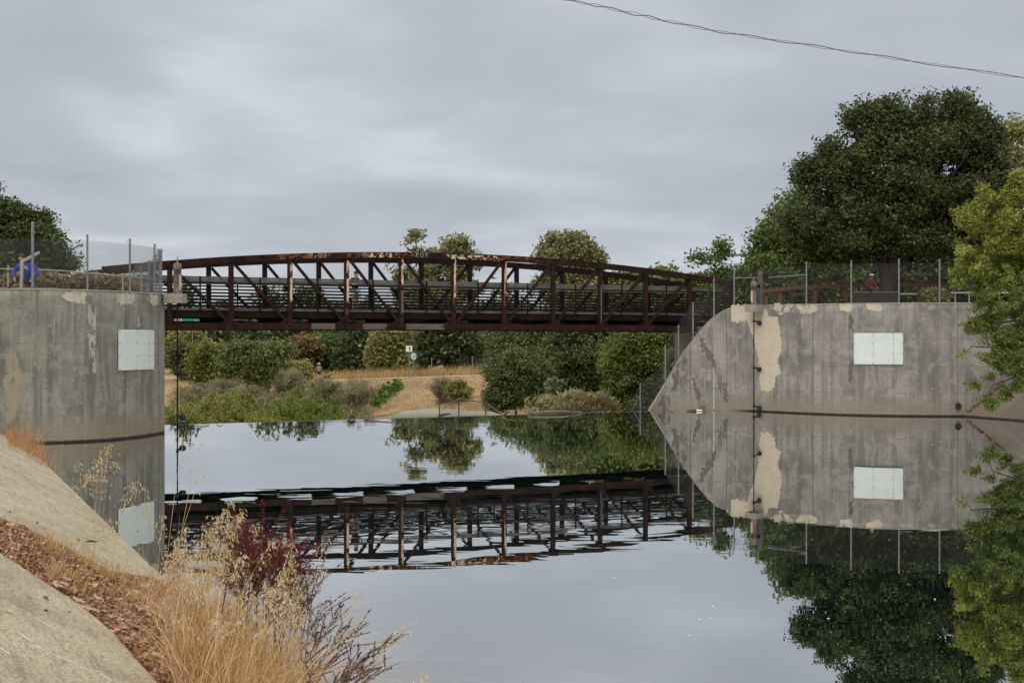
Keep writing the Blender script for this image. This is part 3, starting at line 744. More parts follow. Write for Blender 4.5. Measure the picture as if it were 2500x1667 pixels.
# graffiti strokes
M_gw = simple('white_graffiti_paint', (.72, .72, .70), (.6, .6, .58), 12, bump=0)
M_gd = simple('dark_graffiti_paint', (.012, .008, .008), (.018, .01, .01), 12, bump=0)
GL = {'P': [[(0, 0), (.12, 1)], [(.1, 1), (.5, .95), (.55, .7), (.1, .5)]], 'R': [[(0, 0), (.1, 1)], [(.05, 1), (.5, .92), (.5, .6), (.05, .5), (.55, 0)]],
      'r': [[(.05, 0), (.1, .5)], [(.1, .4), (.25, .55), (.35, .5)]], 'c': [[(.35, .5), (.1, .5), (.05, .2), (.35, .05)]],
      'O': [[(.3, 1), (.05, .7), (.05, .25), (.3, 0), (.6, .2), (.65, .7), (.3, 1)]], 'T': [[(0, .95), (.7, 1)], [(.3, 1), (.3, 0)], [(.5, 1), (.52, .3)]],
      "'": [[(.0, 1.1), (.06, .85)]], 'N': [[(0, 0), (0, 1), (.5, 0), (.5, 1)]], 'W': [[(0, 1), (.15, 0), (.3, .7), (.45, 0), (.6, 1)]],
      'I': [[(.1, 0), (.1, 1)]], 'H': [[(0, 0), (0, 1)], [(0, .5), (.5, .5)], [(.5, 0), (.5, 1)]], 'A': [[(0, 0), (.25, 1), (.5, 0)], [(.1, .4), (.4, .4)]],
      'S': [[(.5, .9), (.1, .9), (.1, .55), (.5, .5), (.5, .1), (0, .1)]], 'E': [[(.5, 1), (0, 1), (0, 0), (.5, 0)], [(0, .5), (.4, .5)]],
      'D': [[(0, 0), (0, 1), (.4, .8), (.45, .3), (0, 0)]], 'L': [[(0, 1), (0, 0), (.45, 0)]], 'Y': [[(0, 1), (.25, .5), (.5, 1)], [(.25, .5), (.25, 0)]],
      'C': [[(.5, .9), (.1, .9), (0, .4), (.15, .05), (.5, .1)]], '-': [[(0, .5), (.6, .5)]]}
def graff(par, word, u, v, h, mat, fpos, wd=.02, adv=.75, name='graffiti'):
    m = MB()
    for ch in word:
        if ch in GL:
            for stq in GL[ch]:
                for a, b in zip(stq[:-1], stq[1:]):
                    A = Vector(fpos(u + a[0] * h * 1.1, v + a[1] * h)); B = Vector(fpos(u + b[0] * h * 1.1, v + b[1] * h))
                    m.bar(A, B, wd, .006, (0, 1, 0))
        u += h * adv * (1.1 if ch in 'OTNWHRP' else .7)
    m.build(name, mat, par)
gf = lambda u, v: (u, -.131, ztop(u / BS) - .27 + v)
graff(near['t0'], "PrOT'", 1.33 * BS, .045, .21, M_gw, gf, .024, 1.0)
graff(near['t0'], "ROT'", 3.26 * BS, .05, .20, M_gw, gf, .024, .95)
graff(near['t0'], 'NWILL', 2.27 * BS, .05, .15, M_patch2, gf, .014, .85)
graff(near['t0'], 'ATES-', 2.85 * BS, .05, .17, M_gd, gf, .02, .95)
graff(near['b0'], 'DELENYCCC', -.27 * BS, .05, .19, M_gd, lambda u, v: (u, -.116, zbot(u / BS) + v), .028, .78)
graff(near['t0'], 'NEWSES', .0 * BS, .04, .16, M_gd, gf, .02, .8)
graff(near['b0'], 'WESTNES', 8.15 * BS, .06, .15, M_gd, lambda u, v: (u, -.116, zbot(u / BS) + v), .022, .8)
graff(near['t0'], 'NESTE', 7.95 * BS, .05, .15, M_gd, gf, .02, .8)
# dark boxes hung under the deck
for xx, L in ((-.35 * BS, 1.0), (1.55 * BS, 1.2), (3.2 * BS, 1.3), (5.2 * BS, 1.7)):
    m = MB(); m.box(xx, xx + L, 1.2, 1.82, 3.96, 4.19); m.build('underdeck_box', M_black2, br)
# right seat pier behind the wall
m = MB(); e = bridge_pt(9.82 * BS, 0, 0)
m.box(-.2, 2.2, -.4, BW + .4, 0, 3.50)
o = m.build('bridge_pier', M_conc, None, loc=e); o.rotation_euler = (0, 0, TH)
tag(o, 'plain concrete seat pier under the right end of the footbridge, behind the fence', 'pier')
# ================================================================ gate-stem columns with rods
def stem(W, x, name_label, post, nclamp):
    a = W.hit(x) if x is not None else W.a[-1] - .15
    base = W.pt(a, ZT, .0); q, d, n = W.at(a); fr = Vector((-n.x, -n.y, 0)); al = Vector((d.x, d.y, 0))
    e = thing('gate_stem', base, name_label, 'gate stem', 'rusty gate stems standing on wall brackets', rz=math.atan2(d.y, d.x))
    # local: x along wall, -y out over the water
    m = MB(); m.box(-.30, .30, -.62, -.022, -.30, .02); m.build('bracket', M_conc, e)
    m = MB(); c = (0, -.36, .02)
    m.lathe(c, [(.18, 0), (.18, .04), (.135, .05), (.130, .80), (.155, .815), (.155, .86), (.145, .87), (.145, .97), (.10, 1.02), (.05, 1.03), (.04, 1.06), (.045, 1.12), (.02, 1.14), (.014, 1.24), (.0, 1.245)], 14)
    p = m.build('pipe_column', M_cap, e, smooth=True)
    m = MB(); m.lathe(c, [(.136, .12), (.138, .13), (.138, .62), (.134, .63)], 14)
    v2 = [(v[0], v[1], v[2] + .0) for v in m.v]; m.v = v2
    keep = [f for f in m.f if len(f) == 4 and sum(m.v[i][0] for i in f) / 4 < (.01 if post else 9) and sum(m.v[i][0] for i in f) / 4 > (-9 if post else .10)]
    m.f = keep; m.build('peeled_paint', M_patch, p)
    m = MB(); m.tube([(0, -.36, -.30), (0, -.36, -ZT - .8)], .024, 8); m.build('rod', M_steel2, e)
    if post:
        m = MB(); m.box(-.10, .10, .06, .19, .013, 1.52); m.build('timber_post', M_wood, e)
        m = MB(); m.bar((0, -.30, .86), (0, .1, .86), .10, .10); m.build('tie_arm', M_steel2, e)
    else:
        m = MB(); m.bar((0, -.34, .82), (-.2, .75, .82), .12, .12); m.build('tie_arm', M_steel2, e)
    for z in nclamp:
        m = MB(); m.bar((.0, -.36, z), (.02, -.01, z - .06), .06, .05)
        m.lathe((.0, -.36, z - .06), [(.055, 0), (.055, .12)], 10)
        m.ball((.12, -.12, z - .08), .11, 8, (1.1, .7, 1)); m.build('rod_clamp', M_black2, e)
    return e
M_cap = simple('rust_streaked_pipe', (.17, .13, .105), (.055, .033, .025), 5, stretch=(2, 2, .5), bump=.5, lo=.4, hi=.62)
stem(wallR, 1852, 'rust-streaked gate stem with grey timber post on the right wall', True, [-.70, -2.75, -4.45])
sL = stem(wallL, None, 'rusty pipe column on a bracket at the free end of the left wall', False, [-2.6, -4.1])
sL.location = px(441, 719, 46.4) ; sL.location.z = ZT; sL.rotation_euler = (0, 0, 0)
sL.location = Vector((-11.32, 46.55, ZT))
ch = [c for c in sL.children if c.name.startswith('bracket')][0]
bm_ = MB(); bm_.box(-.40, .22, -.62, .1, -.30, .02); me_o = ch.data; bm2 = bpy.data.meshes.new('bracket'); bm2.from_pydata(bm_.v, [], bm_.f); bm2.materials.append(M_conc); ch.data = bm2
# ================================================================ chain-link fences
def fence(name, pts, tops, mat, label, cell=.075, wire=.0035, lo=0.0, wob=.02, root=None):
    """pts: base points along the fence, tops: height of the mesh at each; woven diagonals as thin triangular tubes"""
    P = [Vector(p) for p in pts]; A = [0]
    for a, b in zip(P[:-1], P[1:]): A.append(A[-1] + math.hypot((b - a).x, (b - a).y))
    Lt = A[-1]; xs_ = [p.x for p in P]; ys_ = [p.y for p in P]; zs_ = [p.z for p in P]
    V = []; Fc = []
    def P3(u, v):
        return np.array([np.interp(u, A, xs_), np.interp(u, A, ys_), np.interp(u, A, zs_) + v])
    hmax = max(tops)
    k = -int(hmax / cell) - 1
    def emit(a, b):
        d = b - a; L = np.linalg.norm(d)
        if L < 1e-5: return
        d /= L; s = np.cross(d, (0.02, 1, 0.01)); s /= np.linalg.norm(s); t = np.cross(d, s)
        n0 = len(V)
        for q in (a, b):
            for an in (0, 2.094, 4.189): V.append(q + (s * math.cos(an) + t * math.sin(an)) * wire)
        for j in range(3): Fc.append((n0 + j, n0 + (j + 1) % 3, n0 + 3 + (j + 1) % 3, n0 + 3 + j))
    while k * cell < Lt:
        for sg in (1, -1):
            u0 = k * cell; seg = cell
            v = 0.0
            while v < hmax:
                va, vb = v, v + seg * 2
                ua = u0 + (va if sg > 0 else hmax - va) / 1.0; ub = u0 + (vb if sg > 0 else hmax - vb) / 1.0
                um = (ua + ub) / 2
                if 0 <= ua <= Lt and 0 <= ub <= Lt and (va + vb) / 2 < np.interp(um, A, tops) + wob * nz(um * 3, 1) - .02:
                    emit(P3(ua, lo + va), P3(ub, lo + vb))
                v = vb
        k += 1
    o = npmesh(name, V, Fc, mat, root)
    return o
def cyl(name, a, b, r, mat, parent, n=8, topcap=True):
    m = MB(); m.tube([a, b], r, n)
    if topcap: m.ball((b[0], b[1], b[2] + .01), r * 1.25, 6)
    return m.build(name, mat, parent)
# left fence on the wall
fl = thing('chain_link_fence', (0, 0, 0), 'chain-link fence with galvanised posts along the top of the left wall', 'fence')
arcs = np.linspace(wallL.hit(-60), wallL.a[-1] - .15, 26); bp = [wallL.pt(a, ZT + .03, -.12) for a in arcs]
yb = wallL.hit(385); rt_ = [wallL.pt(wallL.a[-1] - .15, ZT + .03, -.12) + Vector((-.42, .9, 0)) * s_ for s_ in (.35, 1.5, 3.0, 5.0)]
tops = [1.60 - .06 * math.sin(i * 1.3) ** 2 for i in range(len(bp))] + [1.45, 1.25, 1.2, 1.2]
fence('mesh', bp + rt_, tops, M_wire, '', wire=.0030, root=fl)
for x, hh, r in ((79, 1.98, .045), (218, 1.68, .032), (325, 1.66, .032), (386, 1.62, .032)):
    a = wallL.hit(x); p = wallL.pt(a, ZT + .012, -.12); cyl('post', p, p + Vector((0, 0, hh)), r, M_galv, fl)
p = wallL.pt(wallL.a[-1] - .12, ZT + .012, -.1); cyl('post', p, p + Vector((0, 0, 1.45)), .06, M_galv, fl)
pq = wallL.pt(wallL.hit(386), ZT + 1.15, -.12); cyl('rail', pq, p + Vector((0, 0, 1.13)), .02, M_galv, fl, topcap=False)
for s_, hh in ((1.6, 1.2), (3.2, 1.05), (4.9, 1.0)):
    q = rt_[0] + Vector((-.42, .9, 0)) * s_; q.z = ZT - .3; cyl('post', q, q + Vector((0, 0, hh + .3)), .03, M_galv, fl)
# lower pipe rail fence behind
rl_ = thing('pipe_rail', (0, 0, 0), 'thin pale pipe handrail behind the chain-link fence on the left bank', 'railing')
q = [px(-40, 656, 44.5), px(60, 657, 45.0), px(150, 661, 45.6), px(300, 674, 47.2), px(395, 683, 50)]
m = MB(); m.tube(q, .022, 8); m.build('handrail', M_postg, rl_)
for x, y, Y in ((20, 655, 44.8), (300, 674, 47.2), (345, 679, 48.5)):
    a = px(x, y, Y); cyl('post', (a.x, a.y, 4.35), (a.x, a.y, a.z + .05), .026, M_postg, rl_)
# bent post (7-shaped)
a = px(51, 709, 42.9); tp = px(54, 637, 42.9); en = px(95, 617, 43.6)
e = thing('bent_post', a, 'dusty square post with slanted top arm behind the fence, in front of the crouching person', 'post')
m = MB(); m.bar((0, 0, -.35), tp - a, .085, .085); m.build('post', M_postg, e)
m = MB(); m.bar(tp - a + Vector((0, -.0, -.03)), en - a, .07, .07); m.build('arm', M_postg, e)
# right fence following the wall
fr_ = thing('chain_link_fence', (0, 0, 0), 'chain-link fence following the right wall top and stepping down its slope to the water', 'fence')
arcs = np.linspace(wallR.hit(1612), wallR.hit(2420), 70)
bp = [wallR.pt(a, topR(a) + .02, -.12) for a in arcs]
fence('mesh', bp, [1.62 + .04 * nz(i * .3, 2) for i in range(len(bp))], M_wire_d, '', wire=.0024, root=fr_)
for x, hh in ((1625, 1.68), (1657, 1.50), (1692, 1.60), (1742, 1.68), (1790, 1.68), (1965, 1.75), (2076, 1.75), (2195, 1.78), (2296, 1.75), (2400, 1.75)):
    a = wallR.hit(x); p = wallR.pt(a, topR(a) + .012, -.12); cyl('post', p, p + Vector((0, 0, hh)), .034, M_galv, fr_)
for (xa, ha), (xb, hb) in (((1790, 1.30), (1848, 1.60)), ((1872, 1.6), (1965, 1.65))):
    a = wallR.hit(xa); b = wallR.hit(xb); cyl('brace', wallR.pt(a, topR(a) + (1.30 if xa == 1790 else 1.22), -.12), wallR.pt(b, topR(b) + (1.22 if xa == 1790 else 1.27), -.12), .022, M_galv, fr_, topcap=False)
# downstream end panel standing in the creek beside the wall tip
fe = thing('chain_link_fence', (0, 0, 0), 'low chain-link end panel with a leaning brace left of the sloping wall tip', 'fence')
A0 = px(1525, 1018, 62.6); A1 = px(1563, 1010, 62.6); A2 = px(1612, 985, 62.8); A3 = px(1640, 930, 63.2)
fence('mesh', [A0, A1, A2, A3], [.4, 1.35, 1.7, 1.7], M_wire_d, '', wire=.004, root=fe)
cyl('post', (A1.x, A1.y, -1.2), (A1.x, A1.y, px(0, 938, 62.6).z), .03, M_galv, fe)
cyl('brace', px(1541, 1004, 62.7), px(1562, 968, 62.6), .022, M_galv, fe, topcap=False)
# small chain-link gate structure on the concrete apron
fa = thing('chain_link_enclosure', (0, 0, 0), 'small peaked chain-link enclosure with pipe frame at the water edge beyond the weir', 'fence')
Ye = 66; K = [(1073, 992), (1082, 998), (1120, 973), (1180, 982), (1186, 984), (1226, 1012)]
kp = [px(x, y, Ye + i * .25) for i, (x, y) in enumerate(K)]
base = [Vector((p.x, p.y, -.9)) for p in kp]
fence('mesh', base, [p.z + .9 for p in kp], M_wire, '', wire=.004, root=fa, cell=.1)
m = MB(); m.tube(kp[1:], .033, 7); m.build('top_rail', M_postg, fa)
for i in (0, 2, 4): cyl('post', base[i], kp[i], .035, M_galv, fa)
# far fence posts and panel near the path
fp = thing('chain_link_fence', (0, 0, 0), 'distant chain-link panel between two posts beyond the trail', 'fence')
a = px(1153, 892, 140); b = px(1198, 890, 138); ha, hb_ = px(1153, 872, 140), px(1198, 869, 138)
cyl('post', (a.x, a.y, a.z - .6), ha, .05, M_galv, fp); cyl('post', (b.x, b.y, b.z - .6), hb_, .05, M_galv, fp)
fence('mesh', [(a.x, a.y, a.z - .4), (b.x, b.y, b.z - .4)], [1.15, 1.2], M_wire_d, '', wire=.008, cell=.2, root=fp)
a = px(1054, 903, 146); o_ = cyl('fence_post', (a.x, a.y, a.z - .3), (a.x, a.y, px(0, 875, 146).z), .05, M_galv, None); tag(o_, 'single thin grey post standing right of the trail signs', 'post')
# ================================================================ signs
def tri_text(txt, size, mat, parent, loc, rot=(R(90), 0, 0), name='lettering', ext=.004):
    cu = bpy.data.curves.new(name, 'FONT'); cu.body = txt; cu.size = size; cu.extrude = ext; cu.align_x = 'CENTER'; cu.align_y = 'CENTER'
    to = bpy.data.objects.new(name + '_tmp', cu); C.collection.objects.link(to)
    bpy.context.view_layer.update(); me = bpy.data.meshes.new_from_object(to.evaluated_get(bpy.context.evaluated_depsgraph_get()))
    bpy.data.objects.remove(to); me.materials.clear(); me.materials.append(mat)
    o = link(name, me, parent, loc); o.rotation_euler = rot; return o
M_wht = simple('white_sign_face', (.75, .76, .75), (.68, .69, .68), 5, bump=0, rough=.5)
M_teal = simple('pale_teal_sign', (.25, .50, .50), (.20, .42, .43), 5, bump=0, rough=.5)
M_grn = simple('highway_green', (.012, .20, .14), (.012, .17, .12), 4, bump=0, rough=.4)
M_dk = simple('dark_sign_print', (.03, .03, .035), (.05, .05, .055), 5, bump=0)
b = px(999, 917, 143); b.z = ground(b.x, b.y)
e = thing('trail_sign', b, 'tall post with small white rectangular sign showing a dark figure, beside the trail', 'sign'); H_ = px(0, 844, 143).z - b.z
cyl('post', (0, 0, -.3), (0, 0, H_ - .1), .055, M_galv, e)
m = MB(); m.box(-.33, .33, -.11, -.07, H_ - .62, H_); m.build('sign_plate', M_wht, e)
m = MB(); m.ball((.06, -.12, H_ - .16), .07, 6, (1, .15, 1)); m.bar((.06, -.12, H_ - .22), (.08, -.12, H_ - .40), .012, .12, (0, 1, 0)); m.bar((.08, -.12, H_ - .40), (.02, -.12, H_ - .54), .012, .05, (0, 1, 0)); m.bar((.08, -.12, H_ - .40), (.15, -.12, H_ - .54), .012, .05, (0, 1, 0)); m.build('pictogram', M_dk, e)
b = px(1010, 915, 142); b.z = ground(b.x, b.y)
e = thing('trail_sign', b, 'round pale teal sign with white centre on a post beside the trail', 'sign'); H_ = px(0, 862, 142).z - b.z
cyl('post', (0, 0, -.3), (0, 0, H_ - .3), .05, M_galv, e)
def disc(r, y, z, n=24): return [(r * math.cos(2 * math.pi * k / n), y, z + r * math.sin(2 * math.pi * k / n)) for k in range(n)]
def drum(m, r, y0, y1, z, n=24):
    a = disc(r, y0, z, n); b_ = disc(r, y1, z, n); m.add(a + b_, [tuple(range(n)), tuple(range(2 * n - 1, n - 1, -1))] + [(i, i + n, (i + 1) % n + n, (i + 1) % n) for i in range(n)])
m = MB(); drum(m, .32, -.11, -.07, H_ - .32); m.v = [(x, y, H_ - .32 + (z - H_ + .32) * 1.25) for x, y, z in m.v]; m.build('sign_plate', M_teal, e)
m = MB(); drum(m, .19, -.118, -.111, H_ - .30); m.build('white_centre', M_wht, e)
m = MB(); m.box(-.15, .13, -.126, -.119, H_ - .32, H_ - .26); m.box(-.10, -.03, -.126, -.119, H_ - .42, H_ - .325); m.box(.05, .1, -.126, -.119, H_ - .42, H_ - .325); m.ball((.13, -.122, H_ - .24), .05, 6, (1, .1, 1)); m.build('printed_figure', M_dk, e)
# green highway sign far behind, under the left end of the bridge
b = px(484, 779, 178)
e = thing('highway_sign', (b.x, b.y, 3), 'large green highway sign with white lettering seen under the left end of the bridge', 'sign')
W_, Hh = 4.5, 1.9; zc = b.z - 3
m = MB(); m.box(-W_ / 2, W_ / 2, -.06, .06, zc - Hh / 2, zc + Hh / 2); m.build('green_panel', M_grn, e)
m = MB()
for (a0, a1, c0_, c1_) in ((-W_ / 2, W_ / 2, Hh / 2 - .09, Hh / 2 - .02), (-W_ / 2, W_ / 2, -Hh / 2 + .02, -Hh / 2 + .09)): m.box(a0 + .05, a1 - .05, -.072, -.061, zc + c0_, zc + c1_)
for a0 in (-W_ / 2 + .03, W_ / 2 - .1): m.box(a0, a0 + .07, -.072, -.061, zc - Hh / 2 + .1, zc + Hh / 2 - .1)
m.build('white_border', M_wht, e)
tri_text('Hamilton Ave', .66, M_wht, e, (0, -.075, zc + .36)); tri_text('3/4 Mile', .6, M_wht, e, (.4, -.075, zc - .38))
m = MB(); m.box(-W_ / 2 - .8, -W_ / 2 - .06, -.05, .05, zc - .6, zc + .5); m.build('side_panel', M_conc, e)
for xx in (-.8, .9): cyl('post', (xx, .2, -6.5), (xx, .2, zc + .5), .07, M_galv, e)
# low concrete overpass barrier far left
b0, b1 = px(476, 848, 200), px(528, 850, 200)
m = MB(); m.box(0, b1.x - b0.x, 0, .4, -4, .85); o = m.build('road_barrier', M_conc, None, loc=(b0.x, b0.y, b0.z)); tag(o, 'pale low concrete road barrier glimpsed between far trees on the left', 'barrier')
# sign gantry beam beyond the right trees
b0, b1 = px(1788, 623, 170), px(1850, 621, 170); e = thing('sign_gantry', (b0.x, b0.y, 3), 'grey overhead gantry beam showing above the shrubs beside the oak', 'gantry')
z_ = b0.z - 3; m = MB(); L_ = b1.x - b0.x; m.box(0, L_ + 3, 0, .3, z_ - .15, z_ + .18); m.build('beam', M_galv, e)
m = MB(); m.box(2.0, 4.6, -.2, -.05, z_ - .25, z_ + .42); m.build('box_sign', M_conc, e); cyl('post', (L_ + .3, .15, -3), (L_ + .3, .15, z_ - .16), .15, M_galv, e)
# ================================================================ overhead cable
e = thing('overhead_cable', px(1900, 90, 34), 'thin dark twisted pair of cables sagging across the upper right sky', 'cable')
cp_ = [(1250, -32), (1385, 0), (1460, 15), (1550, 35), (1640, 55), (1760, 78), (1900, 100), (2060, 124), (2240, 152), (2500, 190), (2800, 224)]
c3 = [px(x, y, 30 + (x - 1250) * .006) for x, y in cp_]
def cat(t):
    t = max(0, min(t, len(c3) - 1.0001)); i = int(t); f = t - i
    a, b_, c_, d = c3[max(i - 1, 0)], c3[i], c3[i + 1], c3[min(i + 2, len(c3) - 1)]
    return .5 * ((2 * b_) + (c_ - a) * f + (2 * a - 5 * b_ + 4 * c_ - d) * f * f + (3 * b_ - a - 3 * c_ + d) * f ** 3)
M_cab = simple('cable_black', (.02, .022, .025), (.03, .03, .035), 4, bump=0)
for ph, r in ((0, .0095), (2.6, .0055)):
    pts = []
    for i in range(260):
        t = i * 10 / 260; sep_ = .026 + .02 * nz(t * 1.1, ph)
        pts.append(cat(t) + Vector((0, math.cos(t * 6 + ph), math.sin(t * 6 + ph))) * sep_ - e.location)
    m = MB(); m.tube(pts, r, 5); m.build('cable', M_cab, e)
# ================================================================ right bank furniture
wf = thing('wooden_fence', (0, 0, 0), 'brown timber post-and-rail fence on the right bank behind the oak trunk', 'fence')
M_brw = simple('brown_stained_timber', (.15, .065, .04), (.085, .04, .028), 6)
Yf = 72
top = [px(x, y, Yf) for x, y in ((1860, 712), (1940, 702), (2060, 698), (2180, 694), (2300, 698), (2420, 702), (2560, 706))]
m = MB()
for a, b in zip(top[:-1], top[1:]): m.bar(a, b, .19, .06)
m.build('top_rail', M_brw, wf)
m = MB()
for a, b in zip(top[:-1], top[1:]): m.bar(Vector((a.x, a.y + .08, 4.93)), Vector((b.x, b.y + .08, 4.93)), .2, .06)
m.build('bottom_rail', M_brw, wf)
for x in (1870, 1905, 1990, 2065, 2160, 2243, 2315, 2400, 2480):
    a = px(x, 700, Yf + .16); m = MB(); zt_ = float(np.interp(a.x, [t.x for t in top], [t.z for t in top])); m.box(a.x - .09, a.x + .09, a.y - .05, a.y + .07, 4.3, zt_ + .1); m.build('post', M_brw, wf)
e = thing('notice_box', px(2277, 694, 72.4), 'small dark red notice board with faded print on the timber fence', 'notice board')
m = MB(); m.box(-.26, .26, -.03, .03, 0, .42); m.build('board', mk_rust('dark_red_board', (.09, .018, .016), (.05, .012, .012), (.14, .08, .06)), e)
m = MB(); m.box(-.28, .28, -.05, .04, .42, .45); m.box(-.29, -.262, -.05, .04, 0, .419); m.box(.262, .29, -.05, .04, 0, .419); m.build('frame', M_brw, e)
m = MB()
for k in range(4): m.box(-.2, -.2 + .1 + .25 * ((k * 7) % 3) / 2, -.036, -.031, .08 + k * .08, .11 + k * .08)
m.build('faded_print', M_greypaint, e)
e = thing('guard_rail', px(2330, 715, 76), 'white pipe guard rail low behind the timber fence', 'railing')
for k, (xa, xb) in enumerate([(2195, 2260), (2315, 2520)]):
    a = px(xa, 718 - 3 * k, 76) - Vector(e.location); b = px(xb, 718 - 3 * k, 76) - Vector(e.location)
    m = MB(); m.tube([a, b], .045, 8); m.build('rail', M_wht, e)
for x in (2332, 2366, 2440):
    a = px(x, 715, 76) - Vector(e.location); m = MB(); m.tube([a - Vector((0, 0, 1)), a - Vector((0, 0, .05))], .035, 7); m.build('post', M_wht, e)
e = thing('bench', px(2137, 738, 69.5), 'long black solid-backed bench beside the oak trunk', 'bench')
a = px(2082, 714, 69.5) - Vector(e.location); b = px(2192, 714, 69.5) - Vector(e.location)
m = MB(); m.box(a.x, b.x, -.04, .04, -.15, a.z); m.build('backrest', M_black2, e)
m = MB(); m.box(a.x, b.x, .05, .5, .02, .08); m.build('seat', M_black2, e)
for xx in (a.x + .1, 0, b.x - .16):
    m = MB(); m.box(xx, xx + .06, .1, .45, -.35, .019); m.build('leg', M_black2, e)
m = MB(); m.box(a.x - .02, b.x + .02, -.055, .055, a.z + .002, a.z + .035); m.build('top_edge', M_galv, e)
# ================================================================ people and animals (one skinned surface each, clothing as separate skinned shells)
def skin(name, J, E, mat, parent, sub=2):
    names = list(J); ix = {n: i for i, n in enumerate(names)}
    me = bpy.data.meshes.new(name); me.from_pydata([J[n][:3] for n in names], [(ix[a], ix[b]) for a, b in E], []); me.update()
    me.materials.append(mat); o = link(name, me, parent)
    o.modifiers.new('skin', 'SKIN'); me.skin_vertices or None
    sv = me.skin_vertices[0].data if me.skin_vertices else None
    if sv is None:
        bpy.context.view_layer.objects.active = o; o.select_set(True); bpy.ops.object.modifier_remove(modifier='skin'); bpy.ops.object.modifier_add(type='SKIN'); sv = me.skin_vertices[0].data
    for i, n in enumerate(names):
        r = J[n][3]; sv[i].radius = (r, J[n][4] if len(J[n]) > 4 else r); sv[i].use_root = (i == 0)
    s = o.modifiers.new('sub', 'SUBSURF'); s.levels = s.render_levels = sub
    bpy.context.view_layer.update()
    dg = bpy.context.evaluated_depsgraph_get(); me2 = bpy.data.meshes.new_from_object(o.evaluated_get(dg))
    o.modifiers.clear(); o.data = me2; me2.name = name
    me2.polygons.foreach_set('use_smooth', [True] * len(me2.polygons)); 
    if not me2.materials: me2.materials.append(mat)
    return o
def cloth(name, c, c2=None): return simple(name, c, c2 or tuple(x * .75 for x in c), 9, rough=.9, bump=.3)
SK = simple('skin_tone', (.42, .24, .17), (.38, .21, .15), 9, rough=.6, bump=0)
SKD = simple('darker_skin_tone', (.16, .085, .055), (.14, .07, .045), 9, rough=.6, bump=0)
HAIR = simple('dark_brown_hair', (.035, .022, .016), (.02, .013, .01), 20)
def person(loc, rz, P, label, skinm, tops, legs, shoe, extra=(), hair=HAIR, sleeves='short', sock=None, longlegs=False, scale=1):
    e = thing('person', loc, label, 'person', rz=rz); e.scale = (scale,) * 3
    B = dict(P); J = {}
    def cp(*ns):
        for n in ns: J[n] = B[n]
    order = ['pelvis', 'waist', 'chest', 'neck', 'head', 'crown']
    for n in order: J[n] = B[n]
    E = list(zip(order[:-1], order[1:]))
    J['nose'] = (B['head'][0] + B['face'][0] * .115, B['head'][1] + B['face'][1] * .115, B['head'][2] + B['face'][2] * .115 - .01, .014); E.append(('head', 'nose'))
    for s in 'LR':
        sg = -1 if s == 'L' else 1
        for n in ('sho', 'elb', 'wri', 'hip', 'kne', 'ank', 'toe'): J[n + s] = B[n + s]
        E += [('chest', 'sho' + s), ('sho' + s, 'elb' + s), ('elb' + s, 'wri' + s), ('pelvis', 'hip' + s), ('hip' + s, 'kne' + s), ('kne' + s, 'ank' + s), ('ank' + s, 'toe' + s)]
        w_ = Vector(B['wri' + s][:3]); d = (w_ - Vector(B['elb' + s][:3])).normalized(); sd = d.cross(Vector((0, 0, 1)))
        if sd.length < .2: sd = d.cross(Vector((0, 1, 0)))
        sd.normalize(); up = sd.cross(d)
        pm = w_ + d * .07; J['palm' + s] = (*pm, .028, .018); E.append(('wri' + s, 'palm' + s))
        for k in range(4):
            b = pm + sd * ((k - 1.5) * .021) + d * .03; t1 = b + d * .032 - up * .008; t2 = t1 + d * (.022 - .003 * abs(k - 1)) - up * .02
            J['f%d%s' % (k, s)] = (*b, .0095); J['g%d%s' % (k, s)] = (*t1, .0085); J['h%d%s' % (k, s)] = (*t2, .0075)
            E += [('palm' + s, 'f%d%s' % (k, s)), ('f%d%s' % (k, s), 'g%d%s' % (k, s)), ('g%d%s' % (k, s), 'h%d%s' % (k, s))]
        tb = w_ + d * .045 - sd * sg * .03; tt = tb + d * .035 - sd * sg * .018
        J['t' + s] = (*tb, .011); J['u' + s] = (*tt, .009); E += [('palm' + s, 't' + s), ('t' + s, 'u' + s)]
    skin('body', J, E, skinm, e, 1)
    def shell(name, ns, Ed, k, mat, sub=2):
        return skin(name, {n: (*B[n][:3], B[n][3] * k + .012, (B[n][4] if len(B[n]) > 4 else B[n][3]) * k + .012) for n in ns}, Ed, mat, e, sub)
    T = {n: B[n] for n in ('pelvis', 'waist', 'chest')}
    # shirt
    def mid(a, b, f, r): return tuple(B[a][i] * (1 - f) + B[b][i] * f for i in range(3)) + (r,)
    J2 = {'pelvis': B['pelvis'], 'waist': B['waist'], 'chest': B['chest'], 'col': mid('chest', 'neck', .62, .075)}
    E2 = [('pelvis', 'waist'), ('waist', 'chest'), ('chest', 'col')]
    for s in 'LR':
        J2['sho' + s] = B['sho' + s]; E2.append(('chest', 'sho' + s))
        if sleeves == 'long':
            J2['elb' + s] = B['elb' + s]; J2['cuf' + s] = mid('elb' + s, 'wri' + s, .9, .034); E2 += [('sho' + s, 'elb' + s), ('elb' + s, 'cuf' + s)]
        else:
            J2['slv' + s] = mid('sho' + s, 'elb' + s, .75, .056); E2.append(('sho' + s, 'slv' + s))
    J2 = {n: (*v[:3], v[3] * 1.1 + .008, (v[4] if len(v) > 4 else v[3]) * 1.1 + .008) for n, v in J2.items()}
    skin('shirt', J2, E2, tops, e, 2)
    J3 = {'pelvis': (*B['pelvis'][:3], B['pelvis'][3] * 1.08 + .008, (B['pelvis'][4] if len(B['pelvis']) > 4 else B['pelvis'][3]) * 1.08 + .008)}; E3 = []
